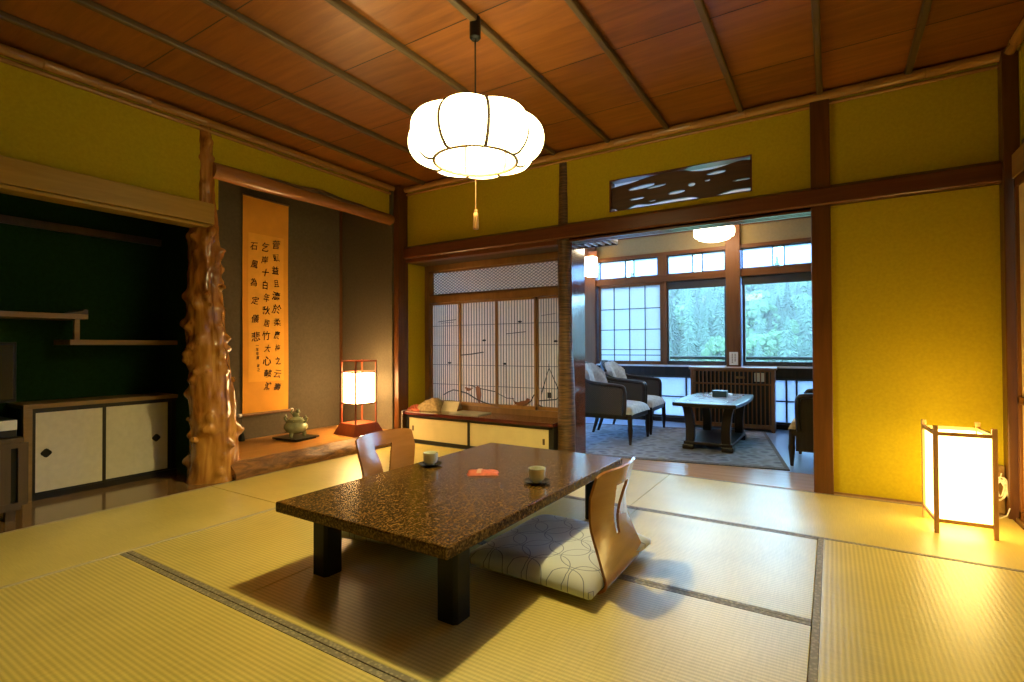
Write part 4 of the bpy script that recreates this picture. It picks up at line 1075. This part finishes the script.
# slatted radiator cover
rc = thing('radiator_cover', 'brown slatted wooden heater cover below the sunroom windows', 'heater cover', (-.965, 6.27, 0), .045)
part('top_board', B().box(-.45, .45, -.16, .15, .672, .697), M['grille'], rc, world=False, bevel=.004)
for s in (-1, 1): part('side_panel', B().box(s*.415-.018, s*.415+.018, -.14, .14, 0, .672), M['grille'], rc, world=False, bevel=.003)
part('rail', B().box(-.40, .40, -.135, -.115, .03, .075).box(-.40, .40, -.138, -.118, .505, .523).box(-.4, .4, -.135, -.115, .652, .672), M['grille'], rc, world=False)
part('dark_core', B().box(-.40, .40, -.06, .12, .02, .66), M['blackframe'], rc, world=False)
for k in range(19):
    x = -.385+k*.0425
    part('slat', B().box(x-.006, x+.006, -.134, -.116, .07, .66), M['grille'], rc, world=False)
part('control_panel', B().box(.235, .335, -.128, -.10, .545, .64), M['card'], rc, world=False, bevel=.003)
part('control_label', B().box(.05, .14, -.1345, -.13, .575, .60), M['brownframe'], rc, world=False)

# coffee table
ct = thing('coffee_table', 'dark wooden coffee table with pale inlaid top and lower shelf in the sunroom', 'coffee table', (-.945, 5.16, .0095))
def bowed(hx, hy, bx, by, n=10):
    P = []
    for k in range(n): t = -1+2*k/n; P.append((t*hx, -hy-by*(1-t*t)))
    for k in range(n): t = -1+2*k/n; P.append((hx+bx*(1-t*t), t*hy))
    for k in range(n): t = 1-2*k/n; P.append((t*hx, hy+by*(1-t*t)))
    for k in range(n): t = 1-2*k/n; P.append((-hx-bx*(1-t*t), t*hy))
    return P
part('tabletop', B().prism(bowed(.262, .56, .03, .03), 'z', .398, .432), M['darkwood'], ct, world=False, bevel=.008)
part('top_inlay', B().prism(bowed(.205, .48, .0, .0, 2), 'z', .4322, .4345), M['marble'], ct, world=False)
for sx in (-1, 1):
    for sy in (-1, 1):
        prof = spline([(.225, .398), (.205, .33), (.190, .22), (.188, .12), (.195, .04)], 5)
        b = B(); P = [(x, z) for x, z in prof]
        inner = [(x-.075, z) for x, z in reversed(prof)]
        poly = [(sx*x, z) for x, z in P+inner]
        y0, y1 = sorted((sy*.395, sy*.335))
        part('leg', b.prism(poly, 'y', y0, y1), M['darkwood'], ct, world=False, bevel=.004)
        part('foot', B().box(*sorted((sx*.115, sx*.215)), *sorted((sy*.31, sy*.415)), 0, .045), M['darkwood'], ct, world=False, bevel=.010)
part('lower_shelf', B().box(-.205, .205, -.40, .40, .045, .070), M['darkwood'], ct, world=False, bevel=.004)
single('tissue_box', B().box(-.065, .065, -.05, .05, 0, .060), M['teal'], 'small dark teal box on the coffee table', 'box', bevel=.005).location = (-.925, 5.28, .4445)
single('paper_tray', B().box(-.105, .105, -.07, .07, 0, .006).box(-.10, .10, -.065, .065, .006, .014), M['white_metal'], 'flat white tray behind the teal box on the coffee table', 'tray', bevel=.004).location = (-.96, 5.50, .4445)

# upholstered armchairs
def armchair(loc, rz, label, fabric, solid=False):
    t = thing('armchair', label, 'armchair', loc, rz, 'dark wooden sunroom armchairs')
    hw = .285
    for sx, sy in ((1, -1), (1, 1), (-1, -1), (-1, 1)):
        if sx > 0: pts = [(.265, sy*(hw-.02), .285), (.270, sy*(hw-.018), .17), (.270, sy*(hw-.018), .14), (.270, sy*(hw-.018), .0)]; r = [.024, .022, .026, .012]
        else: pts = [(-.25, sy*(hw-.05), .285), (-.275, sy*(hw-.045), .14), (-.32, sy*(hw-.04), 0)]; r = [.024, .020, .014]
        part('leg', B().tube(pts, r, 10), M['darkwood'], t, world=False, smooth=True, angle=50)
    part('seat_frame', B().box(-.27, .28, -hw, hw, .235, .285), M['darkwood'], t, world=False, bevel=.006)
    def seat(u, v):
        x, y = u*2-1, v*2-1; e = max(0, 1-abs(x)**6)*max(0, 1-abs(y)**6)
        return (.02+x*.275, y*(hw-.012), .285+.085*e**.35+.012*(1-x*x)*(1-y*y))
    b = B().grid(seat, 22, 22, .01)
    part('seat_cushion', b, fabric, t, world=False, smooth=True, angle=80)
    for s in (-1, 1):
        path = spline([(.215, s*hw, .27), (.225, s*(hw+.004), .40), (.220, s*(hw+.006), .525), (.17, s*(hw+.006), .548), (.02, s*(hw+.004), .560), (-.12, s*(hw-.005), .575), (-.22, s*(hw-.03), .61), (-.285, s*(hw-.08), .65)], 5)
        part('arm', B().tube(path, .020, 8), M['darkwood'], t, world=False, smooth=True, angle=60)
        poly = [(.21, .275), (.21, .53), (.02, .55), (-.12, .57), (-.20, .60), (-.25, .28)]
        if solid: poly = [(.24, .12), (.24, .535), (.02, .555), (-.12, .575), (-.22, .60), (-.26, .12)]
        y0, y1 = sorted((s*(hw-.006), s*(hw+.004)))
        part('side_panel', B().prism(poly, 'y', y0, y1), M['darkwood'] if solid else M['cane'], t, world=False)
    def back(u, v):
        s = u*2-1; top = .745-.05*s*s-.05*abs(s)**6
        z = .30+v*(top-.30)
        x = -.215-.10*((z-.30)/.44)+.085*s*s
        x += .016*math.cos(s*PI*2.5)*math.cos(v*PI*3)*(1-s**8)*min(1, 4*(1-v))      # tufting
        return (x, s*(hw-.045), z)
    part('backrest', B().grid(back, 30, 26, -.05), fabric, t, world=False, smooth=True, angle=80)
    def rim(s): return (-.215-.10*((.745-.05*s*s-.05*abs(s)**6-.30)/.44)+.085*s*s-.03, s*(hw-.045), .755-.05*s*s-.05*abs(s)**6)
    part('back_frame', B().tube([rim(-1+k/10) for k in range(21)], .018, 8).grid(lambda u, v: (back(u, v)[0]-.056, back(u, v)[1], back(u, v)[2]), 20, 8, -.008), M['darkwood'], t, world=False, smooth=True, angle=60)
    return t
armchair((-1.885, 4.935, .0095), 0, 'pale upholstered armchair nearest the sunroom threshold, left of the coffee table', M['chair_fabric'])
armchair((-1.90, 5.60, .0095), .02, 'pale upholstered armchair behind another, below the sunroom shoji', M['chair_fabric'])
armchair((.01, 4.80, .0), PI-.06, 'dark solid-sided armchair with gold seat, half hidden behind the brown post', M['chair_fabric_gold'], True)

# lamps of the sunroom
sp_ = thing('sunroom_ceiling_lamp', 'two-tier white glass lamp on the sunroom ceiling', 'ceiling lamp', (-1.10, 6.0, SZ))
part('stem', B().lathe([(0, 0), (.05, 0), (.05, -.02), (.015, -.03), (.015, -.20), (0, -.20)], (-1.10, 6.0, SZ), 18), M['white_metal'], sp_, smooth=True)
part('glass_shade', B().lathe([(0, 2.10), (.10, 2.105), (.165, 2.125), (.170, 2.15), (.205, 2.155), (.212, 2.175), (.212, 2.235), (.195, 2.245), (0, 2.245)], (-1.10, 6.0, 0), 40), M['lit_sun'], sp_, smooth=True)
ws = thing('wall_sconce', 'glowing box-shaped wall lamp on the left sunroom post', 'wall lamp', (-2.70, 6.36, 1.99))
part('bracket', B().box(-2.76, -2.64, 6.36, 6.42, 2.13, 2.21).box(-2.74, -2.66, 6.39, 6.42, 1.86, 2.2), M['grille'], ws, bevel=.003)
part('glass_shade', B().box(-2.765, -2.635, 6.24, 6.38, 1.865, 2.125), M['lit_sconce'], ws, bevel=.01)
# air conditioner on the sunroom side of the partition wall
ac = thing('air_conditioner', 'brown louvred air conditioner behind the top of the sunroom opening', 'air conditioner', (-2.0, 4.2, 1.86))
part('case', B().box(-2.45, -1.60, 4.12, 4.34, 1.855, 2.12), M['grille'], ac, bevel=.006)
b = B()
for k in range(12): b.box(-2.40+k*.066, -2.40+k*.066+.022, 4.15, 4.33, 1.842, 1.856)
part('louvre', b, M['white_metal'], ac)
part('louvre_frame', B().box(-2.45, -1.60, 4.12, 4.135, 1.835, 1.856).box(-2.45, -1.60, 4.325, 4.34, 1.835, 1.856).box(-1.615, -1.60, 4.12, 4.34, 1.835, 1.856), M['cedar'], ac)

# ------------------------------------------------------------------ outside: meadow, hillside, trees
struct('ground_meadow', B().box(-160, 90, 9, 130, -7.5, -7.2), M['lawn'])
def hill(x, y):
    f = max(0, (y-105)/150)
    return -7.4+36*f**1.15+5*noise.noise(Vector((x*.02, y*.02, 3)))*min(1, f*4)
b = B().grid(lambda u, v: (-170+u*270, 105+v*190, hill(-170+u*270, 105+v*190)), 54, 38)
struct('ground_hillside', b, M['hill'], smooth=True)
def leafmat(name, c):
    m, nt, bs = newmat(name)
    n = nd(nt, 'ShaderNodeTexNoise', Scale=1.2, Detail=6.0, Roughness=.7); nt.links.new(coords(nt), n.inputs['Vector'])
    oi = nd(nt, 'ShaderNodeObjectInfo')
    mx = nd(nt, 'ShaderNodeMath', operation='MULTIPLY_ADD'); mx.inputs[1].default_value = .45; nt.links.new(oi.outputs['Random'], mx.inputs[0])
    m2 = nd(nt, 'ShaderNodeMath', operation='MULTIPLY'); m2.inputs[1].default_value = .6; nt.links.new(n.outputs['Fac'], m2.inputs[0]); nt.links.new(m2.outputs[0], mx.inputs[2])
    nt.links.new(ramp(nt, mx.outputs[0], [(.25, [q*.5 for q in c]), (.8, [min(1, q*1.5) for q in c])]), bs.inputs['Base Color'])
    bs.inputs['Roughness'].default_value = .9; return m
M['needle'] = leafmat('conifer_needles', (.085, .125, .09))
M['leaf'] = leafmat('broad_leaves', (.095, .155, .075))
def conifer(h, r, seed, mat):
    rr = random.Random(seed); t = thing('conifer_tree', 'hazy blue-green conifer on the wooded hillside beyond the window', 'tree', (0, 0, -400), 0, 'conifers on the hillside')
    b = B(); tiers = 25
    for k in range(tiers):
        f = k/tiers; z = h*(.12+.86*f); R = r*(1-f)**.85+.15; n = 13
        for j in range(n):
            a = 2*PI*(j+rr.random()*.7)/n; L = R*rr.uniform(.6, 1.2)
            d = Vector((math.cos(a), math.sin(a), 0)); s = Vector((-d.y, d.x, 0))
            p = Vector((0, 0, z+rr.uniform(-.2, .2))); w = L*.20
            drop = -L*rr.uniform(.25, .55)
            v = [b.bm.verts.new(q) for q in (p+Vector((0, 0, .5)), p+d*L*.55+s*w+Vector((0, 0, drop*.4)), p+d*L+Vector((0, 0, drop)), p+d*L*.55-s*w+Vector((0, 0, drop*.4)), p+d*L*.5+Vector((0, 0, drop*.2+h*.016)), p+d*L*.5+Vector((0, 0, drop*.6-h*.014)))]
            for f_ in ((0, 1, 4), (1, 2, 4), (2, 3, 4), (3, 0, 4), (1, 0, 5), (2, 1, 5), (3, 2, 5), (0, 3, 5)): b.bm.faces.new([v[i] for i in f_])
    part('foliage', b, mat, t, world=False)
    part('trunk', B().tube([(0, 0, -1), (0, 0, h*.5), (0, 0, h*.95)], [r*.09, r*.06, r*.02], 7), M['bark'], t, world=False)
    return t
def broad(h, r, seed, mat):
    rr = random.Random(seed); t = thing('broadleaf_tree', 'rounded pale green broadleaf tree at the foot of the hillside', 'tree', (0, 0, -400), 0, 'broadleaf trees on the hillside')
    b = B()
    for k in range(150):
        a = rr.uniform(0, 2*PI); f = rr.random(); rad = r*math.sin(PI*(.15+.75*f))*rr.uniform(.5, 1); z = h*(.25+.7*f)
        c = Vector((math.cos(a)*rad, math.sin(a)*rad, z)); q = r*rr.uniform(.09, .22)
        b0 = len(b.bm.verts); b.sphere(c, q, (1, 1, .8), 8); b.bm.verts.ensure_lookup_table()
        for v in b.bm.verts[b0:]: v.co += Vector((noise.noise(v.co*3.1), noise.noise(v.co*3.1+Vector((9, 0, 0))), noise.noise(v.co*3.1+Vector((0, 9, 0)))))*q*.9
    part('foliage', b, mat, t, world=False)
    part('trunk', B().tube([(0, 0, -1), (0, 0, h*.5)], [r*.12, r*.07], 8), M['bark'], t, world=False)
    return t
protos = [conifer(13, 3.0, 1, M['needle']), conifer(16, 3.0, 2, M['needle']), conifer(11, 3.2, 3, M['needle']), broad(10, 4.2, 4, M['leaf']), broad(12, 5, 5, M['leaf'])]
rr = random.Random(21); used = set(); placed = []
def place(i, x, y, s, label=None):
    p = protos[i]; rz = rr.uniform(0, 6.28)
    loc = (x, y, (hill(x, y) if y > 105 else -7.2)-.3)
    if i not in used:
        used.add(i); p.location = loc; p.rotation_euler = (0, 0, rz); o = p
        if label: o['label'] = label
    else: o = dup(p, loc, rz, label)
    o.scale = (s, s, s*rr.uniform(.95, 1.15))
    return o
tries = 0
while len(placed) < 285 and tries < 9000:
    tries += 1
    y = rr.uniform(112, 235); x = -y*rr.uniform(.02, .33)+rr.uniform(-12, 10)
    if any((x-a)**2+(y-c)**2 < 3.9**2 for a, c in placed): continue
    placed.append((x, y)); i = rr.choices(range(5), (3, 3, 3, 1.3, 1.0))[0]
    place(i, x, y, rr.uniform(.7, 1.1))
place(1, -30.5, 100, 1.25, 'tall dark conifer at the left edge of the middle sunroom window'); place(3, -17.8, 104, .95, 'rounded pale green tree low in the right sunroom window')
bpy.data.objects.get('ground_meadow')
# hanging mist between the meadow and the hill
mm = bpy.data.materials.new('valley_mist'); mm.use_nodes = True; nt = mm.node_tree; nt.nodes.clear()
ou = nt.nodes.new('ShaderNodeOutputMaterial'); vs_ = nt.nodes.new('ShaderNodeVolumeScatter'); vs_.inputs['Density'].default_value = .001; vs_.inputs['Color'].default_value = (.95, .95, 1, 1)
nt.links.new(vs_.outputs[0], ou.inputs['Volume'])
mo = finish('mist', B().box(-175, 110, 40, 300, -7.9, 70), mm)
mo['kind'] = 'stuff'; mo['label'] = 'pale blue mist hanging over the wooded valley'; mo['category'] = 'mist'

# ------------------------------------------------------------------ sky, camera, view
w = bpy.data.worlds.new('overcast_sky'); SC.world = w; w.use_nodes = True
nt = w.node_tree; bg = nt.nodes['Background']
g = nt.nodes.new('ShaderNodeTexCoord'); sx = nt.nodes.new('ShaderNodeSeparateXYZ'); nt.links.new(g.outputs['Generated'], sx.inputs[0])
r = nt.nodes.new('ShaderNodeValToRGB'); r.color_ramp.elements[0].position = .28; r.color_ramp.elements[0].color = (.17, .41, 1.0, 1); r.color_ramp.elements[1].position = .75; r.color_ramp.elements[1].color = (.085, .205, .5, 1)
nt.links.new(sx.outputs['Z'], r.inputs['Fac']); nt.links.new(r.outputs['Color'], bg.inputs['Color'])
bg.inputs['Strength'].default_value = 30.0
# daylight sampling through the window wall
pa = bpy.data.lights.new('window_portal', 'AREA'); pa.shape = 'RECTANGLE'; pa.size = 5.6; pa.size_y = 2.1; pa.cycles.is_portal = True
po = bpy.data.objects.new('window_portal', pa); COL.objects.link(po); po.location = (-1.15, YW+.2, 1.05); po.rotation_euler = (-PI/2, 0, 0)

f_, yaw, pit, rol = 512.32, .5586, .0126, -.0043
c, s = math.cos(yaw), math.sin(yaw)
fwd = Vector((-s*math.cos(pit), c*math.cos(pit), math.sin(pit))); rt = Vector((c, s, 0)); up = rt.cross(fwd)
R_ = math.cos(rol)*rt+math.sin(rol)*up; U_ = -math.sin(rol)*rt+math.cos(rol)*up
cam = bpy.data.cameras.new('camera'); co = bpy.data.objects.new('camera', cam); COL.objects.link(co)
m4 = Matrix((R_, U_, -fwd)).transposed().to_4x4(); m4.translation = (0, 0, .93); co.matrix_world = m4
cam.sensor_width = 36; cam.sensor_fit = 'HORIZONTAL'; cam.lens = f_/1024*36; cam.clip_start = .02; cam.clip_end = 1000
SC.camera = co
SC.view_settings.view_transform = 'Standard'; SC.view_settings.look = 'None'; SC.view_settings.gamma = 1; SC.view_settings.use_curve_mapping = False
SC.view_settings.exposure = 0.0
